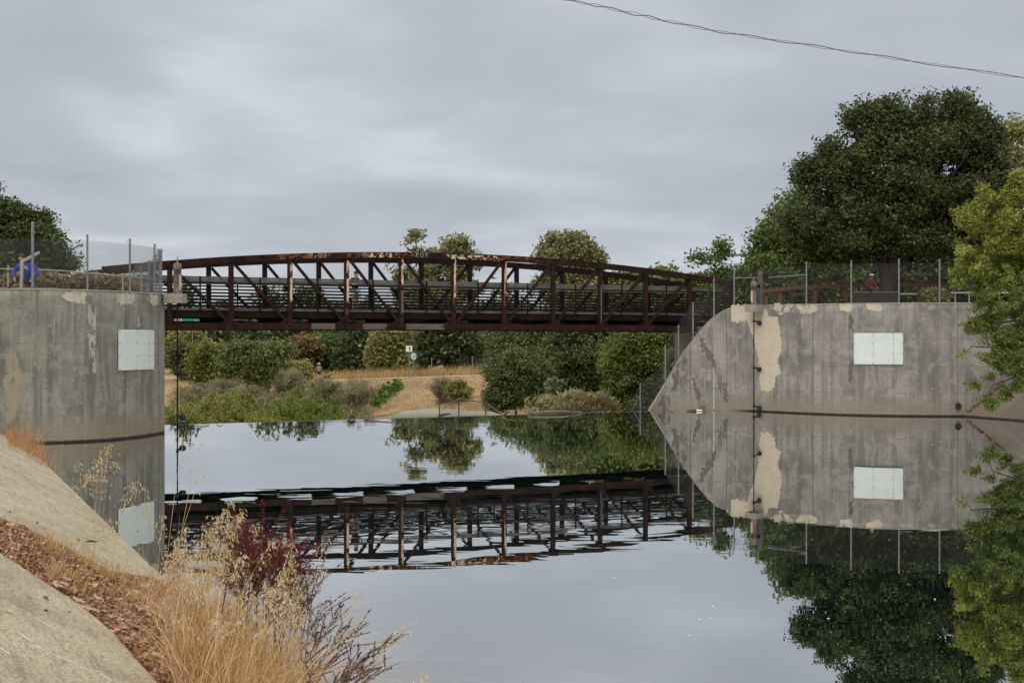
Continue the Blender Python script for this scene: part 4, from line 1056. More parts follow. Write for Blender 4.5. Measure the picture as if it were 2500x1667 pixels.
    for s in 'LR':
        J3['hip' + s] = (*B['hip' + s][:3], B['hip' + s][3] * 1.15); E3.append(('pelvis', 'hip' + s))
        if longlegs:
            J3['kne' + s] = (*B['kne' + s][:3], B['kne' + s][3] * 1.25); J3['hem' + s] = mid('kne' + s, 'ank' + s, .9, .062); E3 += [('hip' + s, 'kne' + s), ('kne' + s, 'hem' + s)]
        else:
            J3['hem' + s] = mid('hip' + s, 'kne' + s, .8, .095); E3.append(('hip' + s, 'hem' + s))
    skin('trousers' if longlegs else 'shorts', J3, E3, legs, e, 2)
    for s in 'LR':
        a, t = Vector(B['ank' + s][:3]), Vector(B['toe' + s][:3])
        skin('shoe', {'a': (*(a - Vector((0, 0, .02))), .048), 'b': (*(a * .5 + t * .5 - Vector((0, 0, .012))), .046), 'c': (*t, .042)}, [('a', 'b'), ('b', 'c')], shoe, e, 2)
        if sock:
            kq = mid('ank' + s, 'kne' + s, .28, .05); skin('sock', {'a': (*a, .05), 'b': kq}, [('a', 'b')], sock, e, 2)
    # face details and hair
    hd = Vector(B['head'][:3]); fc = Vector(B['face']).normalized(); sd = fc.cross(Vector((0, 0, 1))).normalized()
    m = MB()
    for sg in (-1, 1): m.ball(hd + fc * .092 + sd * .034 * sg + Vector((0, 0, .012)), .011, 6)
    m.build('eyes', HAIR, e, True)
    m = MB()
    for sg in (-1, 1): m.ball(hd + sd * .098 * sg - fc * .005, .026, 6, (.6, .8, 1.2))
    m.build('ears', skinm, e, True)
    m = MB(); m.tube([hd + fc * .095 - sd * .022 - Vector((0, 0, .055)), hd + fc * .10 - Vector((0, 0, .057)), hd + fc * .095 + sd * .022 - Vector((0, 0, .055))], .006, 5); m.build('mouth', M_rust, e)
    if hair:
        m = MB(); c = hd - fc * .022 + Vector((0, 0, .045)); m.ball(c, .103, 12, (.95, .98, .95)); m.build('hair', hair, e, True)
    return e, B
def base_pose(**k):
    B = {'pelvis': (0, 0, .95, .155, .115), 'waist': (0, 0, 1.10, .14, .10), 'chest': (0, 0, 1.30, .165, .115), 'neck': (0, -.01, 1.49, .055), 'head': (0, -.03, 1.60, .088, .098), 'crown': (0, -.02, 1.69, .065), 'face': (0, -1, -.05)}
    for s, sg in (('L', -1), ('R', 1)):
        B['sho' + s] = (.185 * sg, 0, 1.41, .058); B['elb' + s] = (.24 * sg, .03, 1.13, .042); B['wri' + s] = (.25 * sg, -.05, .88, .028)
        B['hip' + s] = (.095 * sg, 0, .87, .095); B['kne' + s] = (.11 * sg, -.02, .49, .058); B['ank' + s] = (.11 * sg, .02, .09, .04); B['toe' + s] = (.125 * sg, -.15, .035, .034)
    B.update(k); return B
# standing on the bridge, looking down at a phone
dx = bridge_pt(2.55 * BS - .05, 1.7, 0)
B = base_pose(head=(0, -.07, 1.60, .088, .098), crown=(0, -.05, 1.69, .065), neck=(0, -.03, 1.48, .055), face=(0, -1, -.45), elbL=(-.21, .0, 1.14, .042), wriL=(-.10, -.25, 1.16, .027), elbR=(.21, .0, 1.14, .042), wriR=(.10, -.25, 1.18, .027))
pp = px(867, 752, 61.0)
e, B = person((pp.x, pp.y, 4.452), R(55), B, 'person in dark vest and pale shorts standing on the footbridge looking at a phone', SK, cloth('black_vest_shirt', (.022, .022, .028)), cloth('pale_grey_shorts', (.42, .42, .44)), cloth('dark_shoe', (.05, .05, .055)), scale=1.03)
m = MB(); m.box(-.035, .035, -.385, -.375, 1.14, 1.28); m.build('phone', M_black2, e)
V_ = {'a': (0, 0, .93, .19, .15), 'b': (0, 0, 1.12, .18, .14), 'c': (0, 0, 1.33, .185, .14), 'd': (0, -.01, 1.43, .12, .09)}
skin('vest', V_, [('a', 'b'), ('b', 'c'), ('c', 'd')], cloth('black_vest', (.012, .012, .018)), e, 2)
# crouching person in blue behind the left fence
fb = px(64, 703, 43.9); zl = EYE + (CY - 703) / F * 43.9
B = base_pose(pelvis=(0, .12, .27, .15, .13), waist=(0, .08, .42, .16, .13), chest=(0, -.02, .62, .185, .14), neck=(-.06, -.10, .83, .06), head=(-.10, -.14, .95, .09, .10), crown=(-.10, -.12, 1.04, .066), face=(-.25, -1, -.5))
for s, sg in (('L', -1), ('R', 1)):
    B['sho' + s] = (.21 * sg, -.03, .75, .07); B['elb' + s] = (.39 * sg, -.04, .50, .06); B['wri' + s] = (.29 * sg, -.24, .30, .03)
    B['hip' + s] = (.12 * sg, .06, .25, .10); B['kne' + s] = (.27 * sg, -.22, .33, .062); B['ank' + s] = (.27 * sg, -.12, .10, .042); B['toe' + s] = (.29 * sg, -.28, .04, .036)
person((fb.x, fb.y, zl), 0, B, 'person in bright blue sweatshirt crouching with elbows out behind the left chain-link fence', simple('ruddy_skin', (.45, .26, .20), (.40, .22, .17), 9, bump=0), cloth('bright_blue_sweatshirt', (.02, .05, .42), (.015, .035, .30)), cloth('dark_trousers', (.02, .02, .03)), cloth('brown_shoe', (.30, .17, .11)), sleeves='long', sock=cloth('white_sock', (.70, .70, .70)), longlegs=True)
m = MB(); m.box(-2.0, 1.0, -.35, .3, -.45, -.005); tag(m.build('stone_ledge', M_conc, None, loc=(fb.x, fb.y, zl)), 'low grey ledge behind the left fence, under the crouching person', 'ledge')
# person in red perched on the bench by the oak
rb = px(2126, 714, 69.6)
B = base_pose(pelvis=(0, 0, .10, .15, .12), waist=(0, .02, .26, .15, .11), chest=(.01, 0, .48, .17, .12), neck=(.02, -.03, .67, .055), head=(.02, -.06, .78, .088, .098), crown=(.02, -.04, .87, .066), face=(.4, -1, -.35))
for s, sg in (('L', -1), ('R', 1)):
    B['sho' + s] = (.19 * sg, 0, .60, .062); B['elb' + s] = (.27 * sg, -.03, .33, .048); B['wri' + s] = (.20 * sg, -.26, .22, .028)
    B['hip' + s] = (.10 * sg, -.02, .10, .095); B['kne' + s] = (.16 * sg, .42, .05, .06); B['ank' + s] = (.16 * sg, .46, -.36, .042); B['toe' + s] = (.17 * sg, .60, -.40, .036)
e, B = person((rb.x, rb.y, rb.z + .03), R(20), B, 'person in dark red jacket and white cap seated left of the oak trunk', SKD, cloth('dark_red_jacket', (.11, .007, .016), (.07, .006, .012)), cloth('black_trousers', (.02, .02, .022)), cloth('tan_shoe', (.3, .2, .14)), sleeves='long', longlegs=True)
m = MB(); m.ball((.02, -.04, .85), .108, 10, (1, 1, .7)); m.lathe((.05, -.15, .845), [(.07, 0), (.07, .012)], 10); m.build('cap', cloth('white_cap', (.75, .74, .70)), e, True)
# walker with hat and black dog on the far trail
wb = px(779, 927, 161); wb.z = float(np.interp(wb.x, PXx, PZz)) + .03
B = base_pose(); B['kneL'] = (-.1, -.16, .50, .058); B['ankL'] = (-.1, -.12, .10, .04); B['toeL'] = (-.11, -.27, .04, .034); B['ankR'] = (.1, .20, .12, .04); B['toeR'] = (.11, .06, .05, .034); B['kneR'] = (.1, .04, .48, .058)
e, B = person(wb, R(200), B, 'person in grey shirt and wide pale hat walking on the far trail', SK, cloth('blue_grey_shirt', (.24, .25, .29)), cloth('dark_shorts', (.035, .035, .045)), cloth('trail_shoe', (.2, .2, .2)), scale=1.16)
m = MB(); m.lathe((0, -.02, 1.66), [(.26, 0), (.25, .02), (.11, .03), (.10, .11), (.02, .13)], 14); m.build('hat', cloth('straw_hat', (.62, .55, .42)), e)
dg_ = Vector((wb.x + .95, wb.y - .3, wb.z)); e = thing('dog', dg_, 'small black dog on the far trail beside the person in the hat', 'dog', rz=R(160))
J = {'rump': (.26, 0, .42, .085, .10), 'belly': (.0, 0, .42, .09, .105), 'chest': (-.24, 0, .43, .10, .13), 'neck': (-.36, 0, .55, .07), 'head': (-.45, 0, .64, .07), 'muz': (-.57, 0, .60, .035), 'tail': (.38, 0, .52, .025), 'tail2': (.48, 0, .64, .018),
     'ear1': (-.43, .05, .71, .02), 'ear2': (-.43, -.05, .71, .02)}
E = [('belly', 'rump'), ('belly', 'chest'), ('chest', 'neck'), ('neck', 'head'), ('head', 'muz'), ('rump', 'tail'), ('tail', 'tail2'), ('head', 'ear1'), ('head', 'ear2')]
for s, sg in (('l', -1), ('r', 1)):
    J['ht' + s] = (.27, .07 * sg, .30, .055); J['hk' + s] = (.20 + .03 * sg, .07 * sg, .24, .04); J['ho' + s] = (.32 + .05 * sg, .07 * sg, .15, .024); J['hp' + s] = (.27 + .05 * sg, .07 * sg, .03, .027)
    J['ft' + s] = (-.24, .07 * sg, .29, .045); J['fk' + s] = (-.25 - .05 * sg, .07 * sg, .16, .026); J['fp' + s] = (-.27 - .07 * sg, .07 * sg, .03, .027)
    E += [('rump', 'ht' + s), ('ht' + s, 'hk' + s), ('hk' + s, 'ho' + s), ('ho' + s, 'hp' + s), ('chest', 'ft' + s), ('ft' + s, 'fk' + s), ('fk' + s, 'fp' + s)]
JJ = {'belly': J.pop('belly')}; JJ.update(J)
skin('body', JJ, E, simple('black_fur', (.012, .011, .011), (.02, .018, .017), 20), e, 2)
# bicycle at the left frame edge
bb = px(4, 705, 43.5); e = thing('bicycle', (bb.x, bb.y, 4.72), 'black bicycle lying upright behind the left fence, only a wheel in view', 'bicycle', rz=R(8))
M_tyre = simple('black_tyre', (.012, .012, .012), (.02, .02, .02), 9)
for k, cx0 in enumerate((0, -1.05)):
    m = MB(); m.tube([(cx0 + .33 * math.cos(2 * math.pi * i / 28), 0, .34 + .33 * math.sin(2 * math.pi * i / 28)) for i in range(29)], .021, 7, False); wh = m.build('wheel', M_tyre, e)
    m = MB()
    for i in range(14): a = 2 * math.pi * i / 14; m.tube([(cx0, 0, .34), (cx0 + .32 * math.cos(a), 0, .34 + .32 * math.sin(a))], .002, 3)
    m.tube([(cx0, -.04, .34), (cx0, .04, .34)], .025, 7); m.build('spokes', M_galv, wh)
m = MB(); Q = {'h': (-.18, 0, .88), 'b': (-.62, 0, .36), 's': (-.78, 0, .86), 'r': (-1.05, 0, .34), 'f': (0, 0, .34), 'h2': (-.15, 0, .78)}
for a, b in (('h', 's'), ('h2', 'b'), ('b', 's'), ('s', 'r'), ('b', 'r'), ('h', 'f')): m.tube([Q[a], Q[b]], .016, 7)
m.build('frame', M_black2, e)
m = MB(); m.tube([(-.22, -.28, 1.0), (-.18, 0, .98), (-.22, .28, 1.0)], .013, 7); m.tube([Q['h'], (-.18, 0, .98)], .013, 7); m.build('handlebar', M_black2, e)
m = MB(); m.ball((-.82, 0, .97), .1, 8, (1.3, .7, .35)); m.tube([Q['s'], (-.81, 0, .95)], .013, 7); m.build('saddle', M_black2, e)
# ================================================================ vegetation
M_twig0 = simple('brown_twig', (.16, .11, .07), (.09, .06, .04), 8, bump=0)
def leafcloud(rng, lobes, n_cl, per, leaf, spread, elong=1.7, gap=-.25, gfreq=.8, shell=.45, droop=0.0, rough=.42):
    """leaf-sized faces grouped in clusters over the lobes (cx,cy,cz,rx,ry,rz)"""
    L = np.array(lobes, float); wgt = (L[:, 3] * L[:, 5]) ** 1.0; wgt /= wgt.sum()
    pts = []; tries = 0
    sd = float(rng.random() * 50)
    while len(pts) < n_cl and tries < n_cl * 6:
        tries += 1
        l = L[rng.choice(len(L), p=wgt)]; d = rng.normal(size=3); d /= np.linalg.norm(d)
        r = shell + (1 - shell) * rng.random() ** .6
        r *= 1 + rough * (noise.noise(Vector(d * 2.2) + Vector((sd, l[0], l[2]))) * 1.4)
        p = l[:3] + d * l[3:] * r
        if noise.noise(Vector(p * gfreq) + Vector((sd, 0, 0))) < gap: continue
        pts.append(p)
    c = np.array(pts); n = len(c) * per
    sz = spread * (.6 + .8 * rng.random(len(c)))
    P = np.repeat(c, per, 0) + np.clip(rng.normal(size=(n, 3)), -1.5, 1.5) * np.repeat(sz, per)[:, None] * [1, 1, .75]
    a = rng.normal(size=(n, 3)); a[:, 2] = a[:, 2] * (1 - droop) * .8 - droop * 1.6; a /= np.linalg.norm(a, axis=1)[:, None]
    b = np.cross(a, rng.normal(size=(n, 3))); b /= np.linalg.norm(b, axis=1)[:, None]
    s = leaf * (.6 + .8 * rng.random(n))[:, None]
    a = a * s * .5 * elong; b = b * s * .5
    V = np.empty((n * 4, 3)); V[0::4] = P - a; V[1::4] = P - b + a * .1; V[2::4] = P + a; V[3::4] = P + b + a * .1
    return V, np.arange(n * 4).reshape(n, 4), c
def limbs(m, base, r0, top, targets, rng, n=7):
    base = Vector(base); top = Vector(top)
    k = 5; tr = [base.lerp(top, i / k) + Vector((rng.normal() * r0 * .35, rng.normal() * r0 * .35, 0)) * (1 if 0 < i < k else 0) for i in range(k + 1)]
    m.tube(tr, [r0 * (1.25 if i == 0 else 1 - .45 * i / k) for i in range(k + 1)], n)
    for t in targets:
        t = Vector(t) * 1.0; t = top + (t - top) * .86; f = .45 + .55 * rng.random(); s = base.lerp(top, f); L = (t - s).length
        mid = s.lerp(t, .5) + Vector((rng.normal(), rng.normal(), .6 + rng.random() * .5)) * L * .10
        rr = r0 * (.30 + .25 * rng.random()) * min(1.3, .5 + L / 8)
        pts = [s, s.lerp(mid, .5) + Vector((rng.normal(), rng.normal(), rng.normal())) * L * .03, mid, mid.lerp(t, .5) + Vector((rng.normal(), rng.normal(), rng.normal())) * L * .04, t]
        m.tube(pts, [rr, rr * .8, rr * .6, rr * .38, rr * .15], 5)
        for _ in range(2):
            q = t + Vector((rng.normal(), rng.normal(), rng.normal() + .3)) * L * .05; m.tube([mid.lerp(t, .3 + .4 * rng.random()), q], [rr * .3, rr * .08], 4)
def tree(name, label, cat, Y, trunk, ell, leafm, barkm, n_cl, per, leaf, spread, seed=0, ytop=None, r0=.2, base_z=None, nl=9, group=None, sub=5, **kw):
    """trunk: photograph column of the trunk foot; ell: crown lobes (x, y, rx, ry) at distance Y"""
    rng = np.random.default_rng(seed + 11)
    bx = (trunk - CX) / F * Y
    bz = ground(bx, Y) if base_z is None else base_z
    e = thing(name, (bx, Y, bz), label, cat, group)
    lobes = []
    for x, y, rx, ry in ell:
        c = px(x, y, Y) - Vector((bx, Y, bz)); a, b = rx * Y / F, ry * Y / F
        lobes.append((c.x, (rng.random() - .5) * a * .4, c.z, a * .86, (a * .5 + b * .5) * .8, b * .86))
        for _ in range(sub):
            d = rng.normal(size=3); d /= np.linalg.norm(d); f = .28 + .2 * rng.random()
            lobes.append((c.x + d[0] * a * .68, d[1] * a * .5, c.z + d[2] * b * .68, a * f, a * f, b * f))
    V, Fc, cl = leafcloud(rng, lobes, n_cl, per, leaf, spread, **kw)
    npmesh('crown', V, Fc, leafm, e)
    m = MB(); cz = np.mean([l[2] for l in lobes[::sub + 1]]); cx0 = np.mean([l[0] for l in lobes[::sub + 1]])
    tp = (cx0 * .6, 0, cz) if ytop is None else (px(ytop[0], ytop[1], Y) - Vector((bx, Y, bz)))
    tg = [cl[rng.integers(len(cl))] for _ in range(nl)]
    limbs(m, (0, 0, -.4), r0, tp, tg, rng)
    m.build('trunk', barkm, e)
    return e
# the big oak on the right bank
tree('oak_tree', 'huge dark rounded oak with forked trunk on the right bank behind the fence', 'tree', 71, 2160,
     [(2175, 440, 195, 145), (2030, 560, 125, 95), (2345, 500, 130, 135), (2225, 305, 120, 72), (2115, 340, 85, 80), (2310, 330, 100, 90), (2005, 450, 62, 80), (2120, 585, 135, 52), (2300, 585, 150, 52), (1988, 565, 42, 42), (2405, 405, 66, 88), (2050, 395, 55, 60), (2385, 330, 50, 50), (2310, 275, 62, 48), (2160, 285, 50, 40)],
     L_oak, M_bark, 2500, 84, .105, .33, seed=3, r0=.36, base_z=4.5, ytop=(2185, 560), nl=34, gap=-.24, gfreq=.6, shell=.5, sub=7)
m = MB(); oak = [o for o in bpy.data.objects if o.name.startswith('oak_tree')][0]; ol = Vector(oak.location)
tk = lambda x, y: px(x, y, 71) - ol
m.tube([tk(2162, 745), tk(2164, 700), tk(2160, 660), tk(2150, 620), tk(2120, 560), tk(2080, 500)], [.46, .36, .33, .27, .2, .1], 9)
m.tube([tk(2166, 700), tk(2182, 655), tk(2200, 615), tk(2235, 550), tk(2280, 480)], [.33, .27, .24, .18, .1], 9)
m.build('trunk_fork', M_bark, oak)
tree('tree', 'lighter green leafy tree partly behind the left side of the big oak', 'tree', 84, 1930, [(1935, 555, 70, 65), (1900, 600, 55, 60), (1880, 640, 48, 45), (1960, 500, 40, 40)], L_green, M_bark, 460, 60, .13, .42, seed=5, base_z=4.4, r0=.22)
tree('tree', 'pale yellow-green tree crown at the right edge behind the oak', 'tree', 92, 2500, [(2470, 360, 45, 60), (2500, 430, 60, 90), (2490, 310, 30, 30), (2440, 330, 20, 14)], L_olive, M_bark, 200, 30, .17, .45, seed=6, base_z=4.4, gap=-.1, r0=.18)
tree('bush', 'bright leafy green bush with tall sprigs behind the right end of the bridge', 'bush', 78, 1800, [(1800, 690, 90, 42), (1730, 700, 60, 36), (1870, 680, 75, 52), (1755, 655, 32, 26), (1762, 612, 12, 24), (1720, 632, 32, 9), (1850, 725, 100, 30), (1770, 735, 70, 30)], L_green, M_bark, 480, 50, .12, .30, seed=7, base_z=4.4, r0=.1, gap=-.2)
tree('bush', 'mid green shrub mass in the shade under the oak, left of the trunk', 'bush', 86, 2030, [(1960, 690, 70, 60), (2040, 680, 80, 55), (2110, 675, 60, 50), (1990, 610, 80, 50), (2080, 600, 80, 50), (1980, 730, 90, 24), (2080, 728, 70, 26)], L_green, M_bark, 820, 34, .17, .4, seed=8, base_z=4.3, r0=.1)
tree('bush', 'dark shrub mass in the shade under the oak, right of the trunk', 'bush', 88, 2330, [(2230, 680, 70, 60), (2320, 670, 80, 70), (2420, 670, 90, 70), (2500, 650, 60, 90), (2190, 610, 80, 50), (2300, 600, 100, 50), (2420, 600, 90, 60), (2280, 725, 120, 26), (2420, 725, 90, 26)], L_oak, M_bark, 900, 34, .18, .42, seed=9, base_z=4.3, r0=.1)
tree('bush', 'pale green low bush in front of the timber fence', 'bush', 70.5, 2280, [(2280, 722, 30, 16), (2300, 728, 20, 10)], L_olive, M_bark, 90, 26, .09, .14, seed=10, base_z=4.5, r0=.03)
# bright feathery tree hanging over the right wall, rooted on the right bank
rngb = np.random.default_rng(44)
def bt(x, y, Yq): return px(x, y, Yq)
e = thing('tree', (px(2640, 0, 49).x, 49, 3.2), 'bright yellow-green feathery tree with drooping branches in front of the right wall', 'tree')
ol = Vector(e.location); tl = lambda x, y, Yq=49: px(x, y, Yq) - ol
lob = []
for x, y, rx, ry in [(2448, 430, 13, 36), (2462, 470, 26, 40), (2402, 478, 16, 26), (2425, 500, 26, 30), (2480, 455, 22, 40), (2475, 500, 34, 45), (2372, 520, 20, 22), (2352, 560, 18, 16), (2360, 640, 20, 14), (2348, 690, 16, 12), (2400, 530, 60, 40), (2455, 580, 70, 60), (2375, 560, 38, 40), (2500, 560, 60, 110), (2410, 650, 70, 45), (2460, 720, 80, 55), (2385, 690, 42, 26), (2405, 765, 40, 26), (2385, 800, 26, 22), (2460, 800, 50, 28), (2440, 880, 48, 30), (2400, 865, 30, 18), (2342, 862, 14, 13), (2345, 893, 13, 9), (2410, 975, 18, 26), (2395, 1003, 16, 8), (2462, 958, 16, 18), (2385, 935, 16, 14), (2415, 920, 22, 16), (2520, 700, 70, 250), (2350, 610, 22, 12), (2480, 840, 44, 60), (2440, 790, 50, 40), (2490, 925, 34, 44), (2400, 730, 50, 30), (2430, 850, 40, 40)]:
    c = tl(x, y); a, b = rx * 49 / F, ry * 49 / F; lob.append((c.x, (rngb.random() - .5) * .8, c.z, a, max(a * .9, .25), b))
V, Fc, cl = leafcloud(rngb, [l for l in lob if l[2] + ol.z > 5.4], 520, 72, .042, .12, elong=3.2, droop=.45, gap=.02, gfreq=1.2, shell=.45); npmesh('crown', V, Fc, L_bright, e)
V, Fc, cl2 = leafcloud(rngb, [l for l in lob if l[2] + ol.z <= 5.4], 470, 60, .045, .13, elong=3.4, droop=.5, gap=-.1, gfreq=1.6, shell=.2); npmesh('hanging_foliage', V, Fc, leaf('green_hanging_leaf', (.05, .08, .02), (.14, .185, .045), (.28, .31, .09), trans=.35, clump=1), e)
m = MB(); m.tube([(0, 0, -.4), tl(2590, 800), tl(2540, 600), tl(2480, 440)], [.2, .16, .1, .03], 7)
for pts in ([(2600, 760), (2520, 820), (2440, 850), (2370, 845), (2350, 880)], [(2560, 740), (2500, 740), (2480, 690), (2460, 640)], [(2600, 900), (2540, 950), (2480, 920), (2420, 940), (2400, 1000)], [(2560, 980), (2500, 930), (2450, 890), (2400, 880)], [(2570, 650), (2480, 620), (2400, 600), (2350, 612)], [(2560, 560), (2460, 540), (2400, 480)], [(2580, 820), (2500, 780), (2420, 790)]):
    m.tube([tl(x, y) + Vector((0, rngb.normal() * .2, 0)) for x, y in pts], [.05, .04, .028, .018, .008][:len(pts)], 5)
for _ in range(60):
    c = Vector(cl[rngb.integers(len(cl))]); q = c + Vector((rngb.random() * .5, rngb.normal() * .2, -rngb.random() * .5)); m.tube([c, q], [.004, .01], 3)
m.build('trunk', M_bark, e)
# left oak and dry tangle behind the left fence
tree('oak_tree', 'dark leafy oak crown at the left frame edge behind the fence', 'tree', 57, -60, [(-30, 530, 85, 85), (60, 565, 70, 62), (115, 600, 62, 48), (140, 640, 45, 30), (10, 620, 90, 50), (85, 640, 60, 30)], L_oakl, M_bark, 640, 90, .08, .24, seed=13, base_z=4.4, r0=.3, gap=-.36)
tree('bush', 'dry brown bramble tangle behind the left fence', 'bush', 48.5, 170, [(140, 692, 60, 20), (210, 692, 60, 22), (90, 690, 34, 22), (290, 698, 40, 16), (60, 692, 40, 20), (20, 692, 40, 18), (175, 700, 60, 14), (115, 700, 60, 14)], leaf('bramble_leaf', (.10, .07, .04), (.22, .16, .09), (.32, .28, .15), clump=1.5), M_twig0, 560, 34, .05, .14, seed=14, base_z=4.4, r0=.03, elong=4, nl=24)
tree('bush', 'low green shrub behind the left fence near the bridge end', 'bush', 50, 290, [(285, 695, 38, 22), (320, 702, 30, 16)], L_willow, M_bark, 110, 30, .07, .14, seed=15, base_z=4.4, r0=.03)
# trees beyond the bridge
tree('tree', 'tall sparse olive-green tree rising above the middle of the bridge', 'tree', 330, 1065, [(1002, 585, 24, 30), (1000, 625, 20, 24), (1055, 640, 34, 34), (1110, 605, 34, 38), (1125, 650, 42, 42), (1070, 690, 75, 40), (985, 665, 30, 26), (1150, 640, 16, 20), (1060, 740, 95, 36), (990, 720, 30, 30), (1130, 710, 42, 36)], L_sparse, M_bark, 560, 26, .62, 1.05, seed=21, r0=.5, gap=-.05, gfreq=.25, nl=30, shell=.2, base_z=-1)
tree('tree', 'rounded green twin-crowned tree above the right half of the bridge', 'tree', 340, 1395, [(1352, 612, 34, 42), (1415, 612, 44, 44), (1445, 640, 24, 34), (1340, 650, 28, 30), (1400, 670, 60, 40), (1330, 690, 24, 24), (1390, 720, 80, 36)], L_sparse, M_bark, 620, 46, .5, 1.05, seed=22, r0=.7, gap=-.16, gfreq=.25, nl=14, base_z=-1)
tree('willow', 'round dense dark willow shrub beyond the weir, at the edge of the dry slope', 'bush', 88, 1262, [(1258, 935, 72, 66), (1225, 965, 42, 38), (1300, 930, 45, 60), (1260, 880, 45, 30), (1240, 905, 60, 40)], L_dwil, M_bark, 700, 80, .10, .32, seed=23, r0=.1, gap=-.5)
tree('willow', 'tall grey-green willow thicket behind the round willow shrub', 'bush', 104, 1300, [(1270, 850, 70, 52), (1340, 850, 70, 70), (1240, 830, 40, 30), (1310, 800, 60, 30)], L_dwil, M_bark, 600, 64, .13, .45, seed=24, r0=.12, gap=-.45)
tree('willow', 'broad dark green willow mass under the right half of the bridge', 'bush', 96, 1430, [(1420, 860, 90, 70), (1480, 900, 70, 70), (1400, 920, 60, 60), (1440, 800, 100, 30)], L_dwil, M_bark, 800, 64, .12, .42, seed=25, r0=.12, gap=-.42)
tree('willow', 'tall green willow thicket left of the sloping wall tip', 'bush', 84, 1580, [(1570, 850, 85, 70), (1560, 930, 75, 70), (1620, 880, 60, 90), (1530, 970, 45, 40), (1650, 820, 50, 40), (1510, 880, 40, 50), (1640, 950, 50, 60), (1670, 870, 40, 70), (1600, 990, 50, 30)], leaf('willow_mid_leaf', (.045, .07, .018), (.12, .165, .04), (.23, .27, .08), clump=.6), M_bark, 1300, 66, .105, .38, seed=26, r0=.12, gap=-.42)
tree('tree', 'mixed green tree band behind the right end of the bridge, seen through the railing', 'tree', 100, 1560, [(1480, 730, 70, 48), (1570, 725, 80, 50), (1650, 730, 70, 50), (1620, 680, 30, 26), (1540, 690, 30, 20)], L_far, M_bark, 560, 32, .22, .5, seed=27, r0=.15, gap=-.35)
tree('tree', 'dark leafy tree with a visible dark trunk standing on the far trail', 'tree', 150, 1095, [(1090, 835, 85, 50), (1050, 850, 50, 45), (1130, 860, 50, 40), (1100, 800, 70, 30)], L_farD, M_bark, 560, 32, .28, .6, seed=28, r0=.3, gap=-.35)
tree('tree', 'green tree right of the dark-trunked tree above the dry slope', 'tree', 158, 1180, [(1180, 860, 45, 45), (1215, 830, 40, 50), (1160, 890, 30, 20)], L_far, M_bark, 300, 30, .28, .6, seed=29, r0=.2)
tree('tree', 'yellow-green tree behind the trail signs', 'tree', 176, 975, [(965, 845, 55, 42), (1000, 870, 42, 40), (930, 870, 30, 40)], L_olive, M_bark, 380, 32, .3, .7, seed=30, r0=.2)
tree('tree', 'dark brownish-green tree left of the trail signs', 'tree', 182, 890, [(880, 860, 60, 42), (920, 885, 45, 32), (850, 885, 34, 26), (890, 825, 60, 24)], L_farD, M_bark, 420, 32, .3, .7, seed=31, r0=.22)
tree('tree', 'green leafy tree behind the walking person', 'tree', 186, 800, [(795, 855, 56, 46), (770, 880, 34, 34), (830, 870, 32, 36)], leaf('fresh_green_leaf', (.05, .09, .025), (.09, .15, .04), (.15, .21, .07), clump=.3), M_bark, 380, 32, .3, .7, seed=32, r0=.22)
tree('bush', 'rust and olive coloured bush beside the trail', 'bush', 182, 700, [(690, 870, 44, 32), (720, 890, 50, 26), (670, 900, 34, 22), (740, 845, 42, 24)], L_rust, M_bark, 380, 30, .27, .6, seed=33, r0=.1)
tree('eucalyptus', 'slender tree with pale bare trunk and airy green crown, left of centre under the bridge', 'tree', 120, 596, [(610, 868, 56, 32), (655, 878, 46, 34), (565, 872, 40, 30), (640, 905, 36, 24), (560, 890, 26, 22), (600, 832, 26, 16), (700, 880, 24, 30)], L_far, M_barkp, 520, 40, .17, .5, seed=34, r0=.13, gap=-.02, gfreq=.45, nl=12)
tree('bush', 'bushy yellow-green tree with leafy low branches, near the left wall', 'bush', 150, 530, [(520, 880, 50, 42), (560, 905, 46, 34), (500, 915, 36, 28), (545, 925, 42, 26)], leaf('lime_olive_leaf', (.05, .08, .02), (.14, .16, .04), (.25, .24, .08), clump=.35), M_bark, 480, 32, .22, .5, seed=35, r0=.12)
tree('tree', 'small round very dark tree by the left wall', 'tree', 168, 458, [(458, 885, 34, 32), (450, 860, 24, 16)], L_farD, M_bark, 240, 32, .25, .5, seed=36, r0=.2, gap=-.6)
tree('tree', 'light green rounded tree behind the small dark tree', 'tree', 192, 460, [(450, 835, 40, 34), (420, 860, 30, 36), (485, 850, 26, 26)], L_olive, M_bark, 300, 30, .28, .6, seed=37, r0=.2)
tree('bush', 'olive shrub with grey base left of the trail walker', 'bush', 152, 706, [(705, 915, 38, 30), (730, 905, 26, 24)], L_olive, M_bark, 240, 34, .16, .45, seed=38, r0=.05, elong=2.5)
tree('bush', 'narrow dark green shrub just left of the trail walker', 'bush', 142, 640, [(636, 925, 20, 28), (634, 950, 13, 18)], L_farD, M_bark, 110, 26, .2, .35, seed=39, r0=.05)
